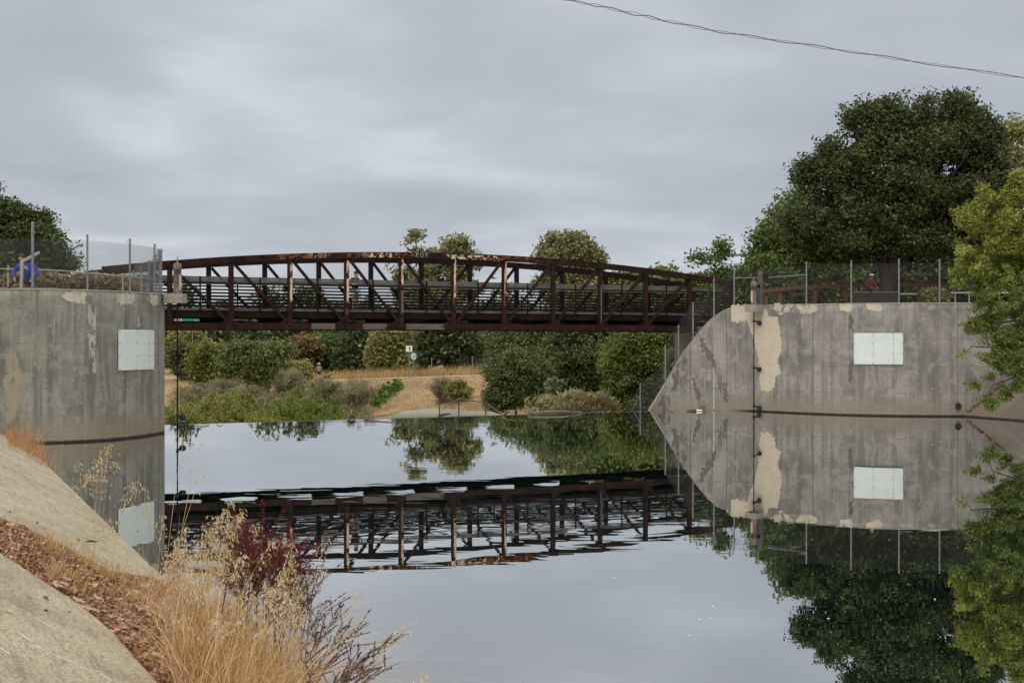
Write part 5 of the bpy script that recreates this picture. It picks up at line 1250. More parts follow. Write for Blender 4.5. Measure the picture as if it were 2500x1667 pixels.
def arch_shrub(name, label, cat, foot, w, h, mat, stems, seed, droop=.8, per=46, leaf_=.09, lw=.018, fan=.55, group=None, jit=.10, stemm=M_bark):
    """shrub of separate stems that rise from the foot and arch over, leaves set along them; w, h in metres"""
    rng = np.random.default_rng(seed); e = thing(name, foot, label, cat, group); m = MB(); V = []; Fc = []
    for k in range(stems):
        az = rng.random() * 6.283; R0 = w * .5 * rng.random() ** .6; bx, by = math.cos(az) * R0 * .55, math.sin(az) * R0 * .45
        H = h * (.55 + .5 * rng.random()) * (1 - .35 * (R0 / (w * .5)) ** 2); out = w * (.06 + fan * .3 * rng.random()); az += rng.normal() * .5
        ox, oy = math.cos(az) * out, math.sin(az) * out; pts = []
        for s_ in np.linspace(0, 1, 9):
            up = H * (math.sin(min(1, s_ / .72) * math.pi / 2) - droop * max(0, s_ - .72) * 1.7)
            pts.append(np.array([bx + ox * s_ ** 1.6 * (1 + s_ * droop), by + oy * s_ ** 1.6 * (1 + s_ * droop), up]))
        m.tube([Vector(p) for p in pts], [.012 * h / 3 + .004] + [.006 * h / 3 + .003] * 7 + [.002], 3, False)
        A = np.array(pts); tt = .22 + .78 * rng.random(per); q = np.stack([np.interp(tt * 8, np.arange(9), A[:, j]) for j in range(3)], 1)
        tw = np.array([math.cos(az), math.sin(az), 0])
        a = tw * .35 * droop + rng.normal(size=(per, 3)) * .45; a[:, 2] += (-.9 * droop + .9 * (1 - droop)); a /= np.linalg.norm(a, axis=1)[:, None]
        b_ = np.cross(a, rng.normal(size=(per, 3))); b_ /= np.linalg.norm(b_, axis=1)[:, None]
        L = leaf_ * (.5 + rng.random(per))[:, None]; q = q + rng.normal(size=(per, 3)) * jit * h * .3
        a *= L; b_ *= lw * .5
        v = np.empty((per * 4, 3)); v[0::4] = q; v[1::4] = q + a * .5 - b_; v[2::4] = q + a; v[3::4] = q + a * .5 + b_; V.append(v)
    V = np.concatenate(V); npmesh('foliage', V, np.arange(len(V)).reshape(-1, 4), mat, e); m.build('stems', stemm, e); return e
eu = [o for o in bpy.data.objects if o.name.startswith('eucalyptus')][0]; eo = Vector(eu.location); ft = ghit(594, 985); q = lambda x, y, Y: px(x, y, Y) - eo
m = MB(); Ye = ft.y - 1.0; m.tube([q(594, 992, Ye), q(596, 930, Ye), q(598, 895, Ye), q(604, 872, Ye), q(612, 862, Ye)], [.13, .11, .09, .06, .03], 6); m.tube([q(598, 895, Ye), q(592, 872, Ye), q(586, 864, Ye)], [.07, .05, .02], 5)
m.build('leaning_trunk', M_barkp, eu)
def foot(x, y): p = ghit(x, y); p.z = ground(p.x, p.y) - .05; return p
M_twig = simple('grey_twig', (.20, .17, .13), (.12, .10, .08), 8, bump=0)
L_wg = leaf('willow_green_leaf', (.05, .09, .02), (.18, .26, .05), (.38, .42, .11), trans=.35, clump=1.2)
for k, (x, y, wp, hp, mt, st, lab) in enumerate([
    (480, 1000, 100, 62, L_grey, 60, 'grey dry brush in front of the yellow-green bush by the left wall'),
    (545, 985, 80, 60, L_grey, 50, 'grey dry brush between the yellow-green bush and the pale trunk'),
    (610, 1000, 80, 60, L_grey, 50, 'grey dry brush at the foot of the pale-trunked tree'),
    (700, 975, 90, 74, L_grey, 60, 'tall grey-olive brush in front of the rust coloured bush'),
    (790, 1005, 80, 82, L_grey, 60, 'tall wispy grey brush below the trail walker'),
    (868, 1012, 84, 84, L_grey, 60, 'wispy grey brush left of the green vine patch'),
    (822, 1005, 26, 62, L_dwil, 26, 'thin dark green sapling among the grey brush'),
    (880, 990, 26, 44, L_dwil, 22, 'leafy dark sapling beside the green vine patch'),
    (1078, 988, 52, 60, L_grey, 60, 'dark dry grey bush in the middle of the golden slope'),
    (1120, 985, 60, 50, L_olive, 30, 'thin pale wispy bush right of the dark bush on the slope'),
    (660, 1010, 70, 40, L_grey, 40, 'low grey twiggy brush right of the pale trunk')]):
    p = foot(x, y); kx = p.y / F
    arch_shrub('bush', lab, 'bush', p, wp * kx, hp * kx, mt, st + 20, 50 + k, droop=.10, per=80, leaf_=.34 if mt is L_grey else .3, lw=.045 if mt is L_grey else .12, fan=1.3, jit=.16, stemm=M_twig)
# tangled undergrowth between the named bushes
rng = np.random.default_rng(99); V = []
for _ in range(24000):
    x = 415 + 490 * rng.random(); y = 945 + 85 * rng.random() ** .8
    if y < 985 - 30 * nz(x * .02, 4) - (x - 415) * .03 + (12 if nz(x * .05, y * .05, 8) > .1 else -8): continue
    if x > 850 and y < 990 + (x - 850) * .5: continue
    p = ghit(x, y); g = np.array((p.x, p.y, ground(p.x, p.y))); h = .3 + 1.2 * rng.random() ** 2; 
    q = g + [rng.normal() * .3, rng.normal() * .3, h * rng.random()]; a = rng.normal(size=3) * .5; a[2] = abs(a[2]) + .7; a = a / np.linalg.norm(a) * (.25 + .4 * rng.random()); b = np.cross(a, rng.normal(size=3)); b /= np.linalg.norm(b); b *= .02 + .03 * rng.random()
    V += [q - a * .5, q - b, q + a * .5, q + b]
o = npmesh('dry_brush', V, np.arange(len(V)).reshape(-1, 4), leaf('tangled_brush', (.10, .10, .055), (.22, .21, .12), (.36, .32, .21), clump=.35)); tag(o, 'tangled grey-green dry brush covering the foot of the slope behind the young willows', 'brush', None, 'stuff')
# vine patch lying on the slope
rng = np.random.default_rng(61); vp = ghit(940, 965); V = []
for _ in range(2600):
    f = rng.random(); x = 968 - 56 * f + rng.normal() * 9; y = 944 + 42 * f + rng.normal() * 7
    if nz(x * .08, y * .12, 3) < -.12: continue
    p = ghit(x, y); q = np.array((p.x - vp.x, p.y - vp.y, ground(p.x, p.y) - vp.z + .05 + .35 * rng.random())); a = rng.normal(size=3); a /= np.linalg.norm(a); b = np.cross(a, rng.normal(size=3)); b /= np.linalg.norm(b)
    s_ = .10 + .10 * rng.random(); V += [q - a * s_, q - b * s_ * .7, q + a * s_, q + b * s_ * .7]
o = npmesh('vine_patch', V, np.arange(len(V)).reshape(-1, 4), leaf('vine_leaf', (.04, .09, .02), (.08, .16, .03), (.14, .23, .05), clump=.5), None, vp); tag(o, 'bright green vine patch sprawling down the golden slope', 'plant')
# young willows just below the weir
wl_lab = ['yellow-green young willow nearest the left wall', 'tall arching young willow with drooping tips, second from the left wall', 'low young willow between the two arching ones', 'second tall arching young willow, just left of the pale trunk', 'wide young willow right of the pale trunk', 'broad greener young willow left of the tallest clump', 'tallest and greenest young willow clump', 'last young willow at the edge of the dark gap', 'small young willow in front of the pale trunk']
for k, (x, ty, wp, Yq, mt) in enumerate([(440, 1000, 80, 57, L_willow), (525, 966, 90, 60, L_willow), (560, 995, 70, 58, L_willow), (578, 962, 60, 64, L_willow), (640, 995, 100, 60, L_willow), (700, 975, 100, 63, L_wg), (748, 955, 90, 65, L_wg), (795, 985, 70, 66, L_wg), (600, 1010, 80, 58, L_willow)]):
    Yq += 12; X = (x - CX) / F * Yq; zt_ = EYE - (ty - CY) / F * Yq; fz = -3.7
    arch_shrub('young_willow', wl_lab[k], 'shrub', (X, Yq, fz), wp / F * Yq * 1.35, (zt_ - fz) * 1.12, mt, 80, 70 + k, droop=.85, per=230, leaf_=.17, lw=.034, fan=1.0, group='young willows below the weir', jit=.035)
# reeds by the right willows
tree('reeds', 'pale straw reed clump at the water edge under the right willows', 'plant', 74, 1400, [(1330, 990, 40, 20), (1400, 985, 50, 26), (1460, 985, 40, 28), (1420, 1000, 90, 14)], leaf('reed_straw', (.20, .18, .08), (.36, .32, .17), (.50, .45, .28), clump=1), M_bark, 420, 26, .07, .18, seed=90, r0=.02, elong=6, droop=-.7, base_z=-3, nl=6)
tree('bush', 'pale feathery green plant above the reeds', 'plant', 82, 1350, [(1355, 945, 16, 16), (1375, 965, 22, 14), (1395, 975, 24, 14)], leaf('pale_sage', (.10, .14, .07), (.17, .21, .11), (.26, .29, .17), clump=1), M_bark, 130, 24, .10, .17, seed=91, r0=.03, elong=4)
# far-off woodland reading as one mass
rng = np.random.default_rng(5); lob = []
for x in range(-220, 1760, 34):
    Yq = 215 + 40 * rng.random(); yt = 745 + 26 * nz(x * .013, 2) + 16 * rng.random() + (20 if x < 520 else 0)
    for yy in (yt + 22, yt + 60, yt + 100):
        c = px(x + rng.normal() * 8, yy, Yq); s = 34 * Yq / F; lob.append((c.x, c.y, c.z, s, s * 1.4, s * .95))
for x in (452, 655, 725, 760, 1235, 1620, 1480): 
    c = px(x, 722 + 10 * rng.random(), 215); s = 22 * 215 / F; lob.append((c.x, c.y, c.z, s, s, s * 1.2))
V, Fc, _ = leafcloud(rng, lob, 5400, 26, .42, .85, gap=-.5); o = npmesh('distant_woodland', V, Fc, L_farD); tag(o, 'distant band of mixed green woodland behind the whole bridge', 'woodland', None, 'stuff')
lob = []
for x in range(1960, 2600, 40):
    for yy in (650, 700, 745): c = px(x, yy + 10 * rng.normal(), 120); lob.append((c.x, c.y, c.z, 2.0, 2.5, 2.0))
V, Fc, _ = leafcloud(rng, lob, 1100, 26, .3, .6, gap=-.5); o = npmesh('bank_woodland', V, Fc, L_green); tag(o, 'dark woodland behind the timber fence on the right bank', 'woodland', None, 'stuff')
# ================================================================ grasses
def blades(rng, roots, h, w, lean, curl=.35, seg=5):
    n = len(roots); az = rng.random(n) * 2 * math.pi; fx = np.cos(az); fy = np.sin(az)
    ld = rng.random(n) * 2 * math.pi; lx = np.cos(ld) * lean * rng.random(n) + .05; ly = np.sin(ld) * lean * rng.random(n)
    cu = curl * rng.random(n) ** 2; V = np.empty((n, (seg + 1) * 2, 3))
    for s in range(seg + 1):
        t = s / seg; ww = w * (1 - t * .85) * .5
        cx0 = roots[:, 0] + lx * h * t + lx * cu * h * t ** 3 * 3; cy0 = roots[:, 1] + ly * h * t + ly * cu * h * t ** 3 * 3
        cz = roots[:, 2] + h * (t - cu * t ** 3)
        V[:, 2 * s] = np.stack([cx0 - fx * ww, cy0 - fy * ww, cz], 1); V[:, 2 * s + 1] = np.stack([cx0 + fx * ww, cy0 + fy * ww, cz], 1)
    k = (seg + 1) * 2; base = np.arange(n)[:, None] * k
    Fc = np.concatenate([base + np.array([2 * s, 2 * s + 1, 2 * s + 3, 2 * s + 2]) for s in range(seg)], 1).reshape(-1, 4)
    return V.reshape(-1, 3), Fc
edx = [p.y for p in dn_edge][::-1]; edX = [p.x for p in dn_edge][::-1]
def dn_x(Y): return float(np.interp(Y, edx, edX))
upx = [p.x for p in up_edge]; upy = [p.y for p in up_edge]
def in_gap(X, Y, lo=-.12):
    d = bank_d(X, Y)
    if d < lo: return False
    if Y < 12.8 and X < dn_x(Y): return False
    if Y >= 12.8 and X < -4.8 - (Y - 12.8) * .45: return False
    if X < -4.2: return Y < float(np.interp(X, upx, upy)) 
    return Y < 17.6
def to_px(X, Y, z): return CX + X / Y * F, CY - (z - EYE) / Y * F
def roots_where(rng, n, Y0, Y1, f):
    R_ = []
    while len(R_) < n:
        Y = Y0 + (Y1 - Y0) * rng.random(); d = -.15 + 6 * rng.random(); X = WA - WB * Y - d / CB * 1.0
        if not in_gap(X, Y): continue
        z = KB * bank_d(X, Y) - .06; x, y = to_px(X, Y, z)
        if rng.random() < f(x, y, X, Y): R_.append((X, Y, z))
    return np.array(R_)
rng = np.random.default_rng(8)
def dens(x, y, X, Y):
    if x > 720: return 0
    a = max(0, min(1, (x - 380) / 130)) ** 1.3
    if y < 1420: a *= .55
    return a
Rt = roots_where(rng, 1900, 8.2, 17.5, lambda x, y, X, Y: dens(x, y, X, Y) * (1 if nz(X * 3.2, Y * 2.2, 5) > -.1 else .15))
cl_ = np.array([noise.noise(Vector((p[0] * 2.2, p[1] * 1.6, 0))) for p in Rt]); hh = (.3 + .75 * rng.random(len(Rt)) ** 1.2) * (1 + .8 * cl_)
V, Fc = blades(rng, Rt, hh, .003 + .007 * rng.random(len(Rt)) ** 2, .8, 1.1, 7); o = npmesh('dry_grass', V, Fc, L_straw); tag(o, 'tall golden dry grass filling the joint beside the water in the foreground', 'grass', None, 'stuff')
Rt = roots_where(rng, 5200, 8.2, 16.5, lambda x, y, X, Y: dens(x, y, X, Y) if nz(X * 2, Y * 2, 9) > -.2 else 0)
V, Fc = blades(rng, Rt, .18 + .55 * rng.random(len(Rt)) ** 1.4, .0055, 1.5, 1.7, 8); o = npmesh('bent_grass', V, Fc, L_straw2); tag(o, 'bent and flattened rusty grass leaning among the tall stalks', 'grass', None, 'stuff')
Rt = roots_where(rng, 7500, 8.2, 17.5, lambda x, y, X, Y: (0 if x > 725 else .12 + .88 * max(0, min(1, (x - 400) / 130)) if nz(X * 1.3, Y * 1.3, 2) > -.25 else .02))
hh = .06 + .26 * rng.random(len(Rt)); V, Fc = blades(rng, Rt, hh, .006, 1.3, 1.1); o = npmesh('matted_grass', V, Fc, L_straw2); tag(o, 'matted rusty dry grass low among the leaf litter', 'grass', None, 'stuff')
Rt = roots_where(rng, 2400, 13.0, 17.5, lambda x, y, X, Y: 1 if 110 < x < 520 and nz(X * 1.2, Y * 1.2, 7) > .0 else .01)
V, Fc = blades(rng, Rt, .08 + .2 * rng.random(len(Rt)), .006, 1.0, .8); o = npmesh('short_grass', V, Fc, L_straw); tag(o, 'short straw-coloured grass tufts along the upper slab edge', 'grass', None, 'stuff')
Rt = roots_where(rng, 600, 8.4, 11.5, lambda x, y, X, Y: 1 if 600 < x < 760 else 0)
V, Fc = blades(rng, Rt, .25 + .35 * rng.random(len(Rt)), .007, .8, .7); o = npmesh('fresh_grass', V, Fc, leaf('yellow_green_grass', (.30, .26, .06), (.50, .42, .12), (.62, .55, .22), clump=2)); tag(o, 'yellowish grass clump at the bottom of the frame by the water', 'grass', None, 'stuff')
# litter
n = 13000; L_ = []
while len(L_) < n:
    Y = 8 + 9.8 * rng.random(); X = WA - WB * Y - (-.1 + 6 * rng.random())
    if in_gap(X, Y): L_.append((X, Y, KB * bank_d(X, Y) - .055 + .05 * rng.random()))
    elif len(L_) % 14 == 0 and bank_d(X, Y) > 0.02 and rng.random() < .03: L_.append((X, Y, KB * bank_d(X, Y) + .01))
P = np.array(L_); n = len(P)
a = rng.normal(size=(n, 3)) * [1, 1, .45]; a /= np.linalg.norm(a, axis=1)[:, None]; b = np.cross(a, rng.normal(size=(n, 3)) * [.5, .5, 1]); b /= np.linalg.norm(b, axis=1)[:, None]
s = (.016 + .038 * rng.random(n) ** 2)[:, None]; a = a * s; b = b * s * .55; up = np.cross(a, b); up = up / (np.linalg.norm(up, axis=1)[:, None] + 1e-9) * s * .35
V = np.empty((n * 6, 3)); V[0::6] = P - a; V[1::6] = P - b + up; V[2::6] = P + b * .0 + a * .05 - up * .2; V[3::6] = P + a; V[4::6] = P + b + up; V[5::6] = P
Fc = np.concatenate([np.arange(n)[:, None] * 6 + np.array([0, 1, 3, 2]), np.arange(n)[:, None] * 6 + np.array([0, 2, 3, 4])], 0)
o = npmesh('leaf_litter', V, Fc, L_litter); tag(o, 'brown dead leaf litter drifted in the joint between the slabs', 'leaves', None, 'stuff')
# big pale fallen leaves on the slab edge
for k, (x, y, s) in enumerate([(142, 1435, .075), (157, 1430, .06), (190, 1470, .065), (222, 1492, .08), (355, 1437, .07), (240, 1465, .06), (163, 1418, .05)]):
    p = bank_hit(x, y); m = MB(); rr = random.Random(k); pts = []
    for i in range(10):
        a_ = 2 * math.pi * i / 10; r_ = s * (1.0 if i % 2 == 0 else .5) * (.8 + .4 * rr.random()); pts.append((r_ * math.cos(a_), r_ * math.sin(a_), .02 + .3 * r_ * rr.random() - .45 * r_ * math.cos(a_)))
    m.add(pts + [(0, 0, .035)], [(i, (i + 1) % 10, 10) for i in range(10)])
    tag(m.build('fallen_leaf', leaf('pinkish_dead_leaf%d' % k, (.35, .24, .19), (.55, .42, .34)), None, loc=p), 'pale pinkish fallen leaf on the slab edge, ' + ['left of the closest pair', 'right one of the closest pair', 'alone further down the slab edge', 'lowest and largest, beside the grass', 'near the tip of the far slab', 'half buried in rusty grass', 'just above the closest pair'][k], 'leaf', 'pale fallen leaves along the slab edge')
# rusty tuft beside the left wall
Rs = []
while len(Rs) < 1900:
    t_ = 33 + 8.2 * rng.random(); d = -.1 + 1.9 * rng.random() ** 1.4; p = bank_pt(t_, d, -.05); x, y = to_px(p.x, p.y, p.z)
    if 18 < x < 165 and rng.random() < (1 if t_ > 36 else .35): Rs.append(tuple(p))
Rs = np.array(Rs); V, Fc = blades(rng, Rs, (.2 + .75 * rng.random(len(Rs)) ** 2) * (.6 + .4 * (Rs[:, 1] > 36.5)), .008, .6, .8)
o = npmesh('grass_tuft', V, Fc, L_straw2); tag(o, 'rusty orange dry grass tuft growing against the foot of the left wall', 'grass', None, 'stuff')
# wild oats
def oat(rng, root, h, lx, ly, V, Fc, VH, FH, n_sp=26, spread=.22, w=.0035):
    root = np.array(root, float); pts = []
    for s in range(9):
        t = s / 8; pts.append(root + np.array([lx * h * t + lx * h * .25 * t ** 3, ly * h * t, h * (t - .06 * t ** 3)]))
    for a_, b_ in zip(pts[:-1], pts[1:]):
        k = len(V); V += [a_ - [w / 2, 0, 0], a_ + [w / 2, 0, 0], b_ + [w / 2, 0, 0], b_ - [w / 2, 0, 0]]; Fc.append((k, k + 1, k + 2, k + 3))
    for i in range(n_sp):
        t = .70 + .30 * rng.random(); q = pts[0] * 0 + np.array([np.interp(t, np.linspace(0, 1, 9), [p[j] for p in pts]) for j in range(3)])
        r = spread * (1.15 - (t - .7) * 2.6) * (.35 + .65 * rng.random()); az = rng.random() * 6.28
        tip = q + np.array([math.cos(az) * r, math.sin(az) * r, r * .35 * rng.random()]); ww = .0012
        k = len(V); V += [q - [0, 0, ww], q + [0, 0, ww], tip + [0, 0, ww], tip - [0, 0, ww]]; Fc.append((k, k + 1, k + 2, k + 3))
        L = .028 + .014 * rng.random(); dx_ = math.cos(az) * .35 + rng.normal() * .25
        for sg in (-1, 1):
            b_ = tip + np.array([dx_ * L + sg * .004, rng.normal() * .006, -L]); mid = (tip + b_) / 2
            k = len(VH); VH += [tip, mid + [.0045, .002, 0], b_, mid - [.0045, -.002, 0]]; FH.append((k, k + 1, k + 2, k + 3))
def oats(name, lab, specs, seed):
    rng = np.random.default_rng(seed); e = thing(name, specs[0][0], lab, 'plant'); ol = np.array(specs[0][0])
    bunch = [[s_] for s_ in specs] if len(specs) < 20 else [specs]
    for sp_l in bunch:
        V, Fc, VH, FH = [], [], [], []
        for root, h, lx, ly, ns, sp in sp_l: oat(rng, root, h, lx, ly, V, Fc, VH, FH, ns, sp)
        a = npmesh('stalk', np.array(V) - ol, Fc, L_straw, e); b = npmesh('seed_head', np.array(VH) - ol, FH, L_oat, a); b['kind'] = 'stuff'
        if len(sp_l) > 1: a['kind'] = 'stuff'
    return e
def atpx(x, y, Y): p = px(x, y, Y); return p
def to_root(x, Y, top_y, lean):
    """stalk whose head top shows near column x / row top_y at distance Y: returns root and height"""
    X = (x - CX) / F * Y; zt_ = EYE - (top_y - CY) / F * Y
    d = bank_d(X, Y); zr = KB * max(d, -.1) - .05; h = zt_ - zr; return (X - lean * h * 1.2, Y, KB * max(bank_d(X - lean * h * 1.2, Y), -.1) - .05), h
rg = random.Random(4)
def stalk(x, ty, Y, lean, n=26, sp=.16):
    r, h = to_root(x, Y, ty, lean); return (r, h, lean, rg.uniform(-.05, .05), n, sp)
oats('wild_oat', 'wild oat clump with thick pale heads, in front of the left wall reflection', [stalk(272, 1085, 15.2, .12, 46, .20), stalk(232, 1120, 15.0, .0, 34, .16), stalk(195, 1105, 15.6, -.03, 16, .12), stalk(180, 1150, 15.4, -.1, 14, .12), stalk(245, 1100, 15.3, .05, 36, .16)], 3)
oats('wild_oat', 'fine wild oat stalks with thin heads above the slab tip', [stalk(340, 1160, 15.5, .10, 22, .14), stalk(352, 1175, 15.0, .02, 16, .10), stalk(268, 1235, 14.6, -.16, 26, .14), stalk(240, 1225, 14.8, -.28, 22, .14), stalk(398, 1250, 15.0, .06, 20, .12), stalk(316, 1190, 15.3, .16, 18, .12)], 5)
sp_ = []
for i in range(66):
    x = rg.uniform(425, 735); ty = 1218 + abs(x - 560) * .35 + rg.uniform(0, 170) ; sp_.append(stalk(x, ty, rg.uniform(12.2, 15.8), rg.uniform(-.12, .24), rg.randint(22, 40), rg.uniform(.09, .16)))
for i in range(60):
    x = rg.uniform(410, 745); sp_.append(stalk(x, rg.uniform(1350, 1560), rg.uniform(10.6, 13.6), rg.uniform(-.3, .4), rg.randint(14, 30), rg.uniform(.06, .13)))
oats('wild_oat', 'dense stand of wild oats with pale seed heads in the foreground grass', sp_, 7)
oats('wild_oat', 'two very thin long oat stalks rising in front of the pond near the left wall', [stalk(452, 1050, 13.5, .10, 7, .06), stalk(492, 1058, 13.5, .14, 7, .06), stalk(505, 1140, 13.2, .22, 5, .05)], 9)
oats('wild_oat', 'sparse brownish oat heads leaning far out over the water at the bottom', [stalk(880, 1425, 12.5, .34, 26, .16), stalk(875, 1490, 11.8, .45, 26, .14), stalk(960, 1550, 11.3, .62, 18, .12), stalk(1005, 1500, 11.5, .66, 26, .12), stalk(780, 1370, 13, .25, 26, .14), stalk(800, 1290, 13.5, .22, 20, .12), stalk(1040, 1630, 10.9, .75, 14, .12)], 11)
# burgundy dock
def seedy(name, lab, specs, seed, mat_s, mat_h, nseed, rad, fl):
    rng = np.random.default_rng(seed); V, Fc, VH, FH = [], [], [], []
    ol = np.array(specs[0][0], float); m = MB()
    for root, h, lx, ly in specs:
        root = np.array(root, float); pts = [root + np.array([lx * h * t + lx * h * .3 * t * t, ly * h * t, h * t * (1 - .12 * t * t)]) for t in np.linspace(0, 1, 7)]
        m.tube([Vector(p - ol) for p in pts], [.007 - .005 * i / 6 for i in range(7)], 4)
        br_ = [(pts, .42, 1.0)]
        for _ in range(fl):
            t = .35 + .5 * rng.random(); q = np.array([np.interp(t, np.linspace(0, 1, 7), [p[j] for p in pts]) for j in range(3)]); L = h * (.2 + .22 * rng.random())
            dv = np.array([lx * .9 + rng.normal() * .45, rng.normal() * .35, .75 + rng.normal() * .2]); dv /= np.linalg.norm(dv)
            bp_ = [q + dv * L * s + np.array([0, 0, -.10 * L * s * s]) for s in np.linspace(0, 1, 5)]; m.tube([Vector(p - ol) for p in bp_], [.0035, .003, .0025, .002, .0015], 3); br_.append((bp_, .15, 1))
        for bp_, t0, t1 in br_:
            for _ in range(nseed):
                t = t0 + (t1 - t0) * rng.random(); q = np.array([np.interp(t, np.linspace(0, 1, len(bp_)), [p[j] for p in bp_]) for j in range(3)]) + rng.normal(size=3) * rad
                s = .0065 * (.6 + .8 * rng.random()); a = rng.normal(size=3); a /= np.linalg.norm(a); b = np.cross(a, rng.normal(size=3)); b /= np.linalg.norm(b)
                k = len(VH); VH += [q - a * s, q - b * s * .8, q + a * s, q + b * s * .8]; FH.append((k, k + 1, k + 2, k + 3))
    e = thing(name, specs[0][0], lab, 'plant'); m.build('stems', mat_s, e); npmesh('seed_heads', np.array(VH) - ol, FH, mat_h, e)['kind'] = 'stuff'; return e
def sp2(x, ty, Y, lean, ly=0): r, h = to_root(x, Y, ty, lean); return (r, h, lean, ly)
seedy('dock_plant', 'dense burgundy red dock plant with thick seed spikes among the dry grass by the water', [sp2(rg.uniform(555, 735), 1225 + rg.uniform(0, 85), rg.uniform(12.6, 14.0), rg.uniform(-.02, .12)) for _ in range(19)], 1, M_bark, L_dock, 190, .017, 7)
seedy('dock_plant', 'dark brown dock plant with thin spikes behind the golden grass', [sp2(rg.uniform(690, 800), 1330 + rg.uniform(0, 110), rg.uniform(12.6, 14.0), rg.uniform(.08, .25)) for _ in range(9)], 2, M_bark, L_dockd, 80, .010, 6)
L3 = leaf('dark_purple_seed', (.02, .012, .014), (.045, .025, .025), (.09, .05, .04), clump=3, trans=0)
seedy('twiggy_weed', 'twiggy dark seeded weed arching out over the water at the bottom of the frame', [sp2(x, ty, Y, ln, ly) for x, ty, Y, ln, ly in [(820, 1500, 11.6, .42, .1), (870, 1540, 11.4, .55, 0), (925, 1565, 11.2, .68, .05), (940, 1600, 11.0, .75, 0), (905, 1560, 11.5, .62, .1), (850, 1480, 11.9, .4, .1), (800, 1420, 12.3, .3, 0), (955, 1545, 11.6, .85, .05), (965, 1600, 11.3, .95, 0), (890, 1500, 12.0, .7, -.05), (845, 1450, 12.4, .5, 0), (830, 1580, 11.2, .45, 0), (870, 1640, 10.8, .55, .03), (885, 1620, 10.9, .6, -.05), (780, 1560, 11.4, .25, .05), (760, 1640, 11.0, .2, 0), (900, 1650, 10.7, .8, 0)]], 3, simple('pale_twig', (.33, .24, .19), (.2, .13, .1), 9, bump=0), L3, 60, .0035, 8)
# dead curled leaf caught on a stalk
m = MB(); r_ = []
for i in range(7):
    for j in range(4): a_ = j / 3 * 2.6; r_.append((.022 * i - .06, .022 * math.cos(a_) * (1 - abs(i - 3) / 4.5), .028 * math.sin(a_) * (1 - abs(i - 3) / 5)))
m.add(r_, [(i * 4 + j, i * 4 + j + 1, i * 4 + j + 5, i * 4 + j + 4) for i in range(6) for j in range(3)])
tag(m.build('curled_leaf', M_stain2 if 0 else simple('dark_curled_leaf', (.06, .03, .02), (.03, .018, .012), 9), None, loc=px(222, 1323, 14.6)), 'dark curled dead leaf caught on a thin stalk above the far slab', 'leaf')
# far dry grass along the trail
Rs = []
while len(Rs) < 5000:
    x = rng.uniform(700, 1215); X0 = (x - CX) / F * 160; yp = float(np.interp(X0, PXx, PYy)); Y = yp + rng.uniform(2.2, 8); X = (x - CX) / F * Y; Rs.append((X, Y, ground(X, Y)))
Rs = np.array(Rs); V, Fc = blades(rng, Rs, .5 + .9 * rng.random(len(Rs)), .035, .3, .4); o = npmesh('trail_grass', V, Fc, L_fgrass); tag(o, 'tall golden dry grass along the far side of the trail', 'grass', None, 'stuff')
Rs = []
while len(Rs) < 16000:
    x = rng.uniform(415, 1215); Y = rng.uniform(95, 178); X = (x - CX) / F * Y; yp = float(np.interp(X, PXx, PYy))
    if yp - 34 < Y < yp - 3.5: Rs.append((X, Y, ground(X, Y)))
Rs = np.array(Rs); V, Fc = blades(rng, Rs, .12 + .28 * rng.random(len(Rs)), .05, .8, .6); o = npmesh('slope_grass', V, Fc, L_fgrass); tag(o, 'short golden grass covering the slope below the trail', 'grass', None, 'stuff')
# grey concrete apron beyond the weir
m = MB(); A = [px(x, y, Y) for x, y, Y in ((948, 1022, 64), (985, 1003, 74), (1060, 996, 84), (1130, 1002, 86), (1200, 1004, 84), (1240, 1018, 68))]
top_ = [tuple(p) for p in A]; m.add(top_ + [(x, y, z - .8) for x, y, z in top_], [tuple(range(6)), tuple(range(11, 5, -1))] + [(i, i + 6, (i + 1) % 6 + 6, (i + 1) % 6) for i in range(6)])
tag(m.build('apron', M_conc), 'grey concrete apron just beyond the weir at the foot of the golden slope', 'concrete apron')
# driftwood lodged on the weir crest
def crest_at(x):
    k = (x - CX) / F; s = (CR0.x - k * CR0.y) / (k * CRD.y - CRD.x); c = crest(s); return Vector((c.x, c.y, .0))
def drift(lab, pts, r, mat=M_drift, cat='driftwood'):
    P_ = [crest_at(x) + Vector((0, dy, dz)) for x, dy, dz in pts]; b = P_[0]; m = MB(); n = len(P_)
    rr = [r * (1 - .5 * i / max(1, n - 1)) for i in range(n)]; m.tube([p - b for p in P_], rr, 6)
    return tag(m.build('driftwood', mat, None, loc=b), lab, cat, 'driftwood caught on the weir crest')
drift('pale driftwood branch lying on the weir left of the reeds', [(1290, -.2, .06), (1330, -.1, .10), (1375, 0, .11), (1420, -.05, .05)], .07)
drift('dark driftwood log on the weir right of the pale branch', [(1390, .0, .12), (1430, .05, .12), (1490, 0, .15)], .07, M_black2)
drift('thin forked driftwood twig at the right foot of the chain-link enclosure', [(1225, -.3, .02), (1240, 0, .2), (1262, .1, .22), (1250, 0, .05)], .03)
drift('brown driftwood stick in front of the concrete apron', [(890, 0, .08), (920, 0, .1), (958, .05, .17)], .05)
drift('dark stubby driftwood knot near the left end of the apron', [(853, 0, .06), (858, 0, .14), (866, 0, .06)], .08, M_black2)
drift('dark driftwood lump left of the chain-link enclosure', [(1072, -.2, .06), (1088, -.2, .12), (1100, -.1, .14)], .06, M_black2)
drift('tangled pale driftwood twig near the left wall', [(488, -.5, .04), (500, -.3, .1), (515, -.3, .06), (520, -.6, .03), (495, -.6, .04)], .018)
drift('short dark driftwood twig right of the tangled twig', [(530, 0, .04), (534, 0, .12), (545, 0, .05)], .02, M_black2)
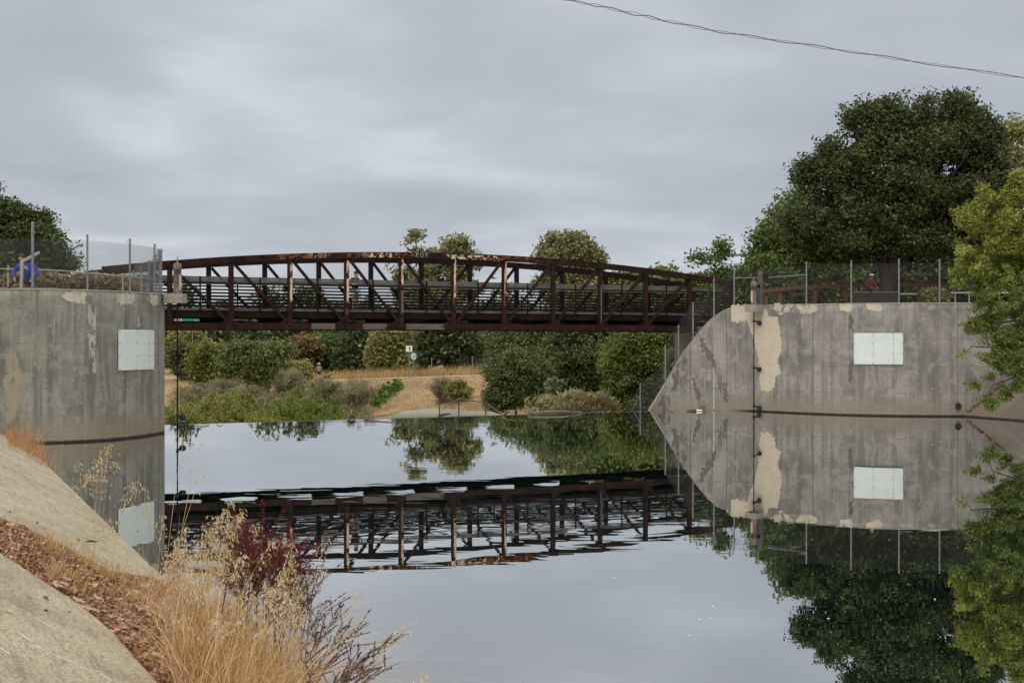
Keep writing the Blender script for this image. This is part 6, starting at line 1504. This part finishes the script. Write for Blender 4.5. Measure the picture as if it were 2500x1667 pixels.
m = MB(); c = crest_at(440); m.add([(-.26, .1, .02), (.16, .1, .1), (.28, .0, .06), (.02, .0, .02), (.28, -.95, .03), (.14, -1.05, .0), (-.02, -.2, -.01), (-.26, .1, -.05), (.16, .1, .03), (.28, 0, .0), (.28, -.95, -.04), (.14, -1.05, -.05)], [(0, 1, 2, 3), (0, 3, 6), (3, 2, 4, 5, 6), (6, 5, 11, 7), (5, 4, 10, 11), (4, 2, 9, 10), (0, 6, 7), (1, 0, 7, 8), (2, 1, 8, 9)])
tag(m.build('driftwood', M_black2, None, loc=c), 'black angular slab of driftwood jutting over the weir near the left wall', 'driftwood', 'driftwood caught on the weir crest')
for k, (x, y, L, lab) in enumerate([(1695, 1001.5, .32, 'white and black stick of debris at the foot of the sloping wall'), (1641, 1002, .14, 'small pale lump of debris at the foot of the sloping wall')]):
    m = MB(); m.tube([(-L, 0, .03), (0, .02, .05), (L * .3, 0, .04)], [.02, .035, .035], 6); p = px(x, y, 60.6); tag(m.build('debris', M_black2 if k == 0 else M_drift, None, loc=(p.x, p.y, .0)), lab, 'debris')
    if k == 0: m = MB(); m.tube([(L * .3, 0, .05), (L * 1.1, 0, .05)], [.036, .03], 6); m.build('white_end', M_wht, bpy.data.objects['debris'])
# orange leaf line where the right bank meets the wall
rng = np.random.default_rng(77); V = []; Fc = []
for _ in range(190):
    t = rng.random() * 1.7; q = Vector((18.68 + t, 56.44 - .12 * rng.random(), .88 * t + .03)); s = .015 + .025 * rng.random(); a = rng.normal(size=3) * s; b = rng.normal(size=3) * s
    k = len(V); q = np.array(q); V += [q - a, q - b, q + a, q + b]; Fc.append((k, k + 1, k + 2, k + 3))
o = npmesh('bank_litter', V, Fc, L_litter); tag(o, 'line of orange-brown leaves in the corner of the right wall and bank', 'leaves', None, 'stuff')
# small pale petals floating on the pond
rng = np.random.default_rng(12); V = []; Fc = []
spots = [(1733, 1507), (1683, 1551), (2022, 1510), (2171, 1318), (1963, 1118), (2080, 1107), (2001, 1108), (1725, 1062), (1707, 1512), (1500, 1409), (1740, 1480), (2218, 1426), (2282, 1463)]  + [(rng.uniform(430, 650), rng.uniform(1130, 1190)) for _ in range(24)]
for x, y in spots:
    Y = EYE * F / (y - CY); X = (x - CX) / F * Y; s = .006 + .008 * rng.random(); k = len(V)
    V += [(X - s, Y, .004), (X, Y - s * 1.6, .004), (X + s, Y, .012), (X, Y + s * 1.6, .006)]; Fc.append((k, k + 1, k + 2, k + 3))
o = npmesh('floating_petals', V, Fc, M_wht); tag(o, 'tiny pale petals and fluff floating on the pond', 'petals', None, 'stuff')
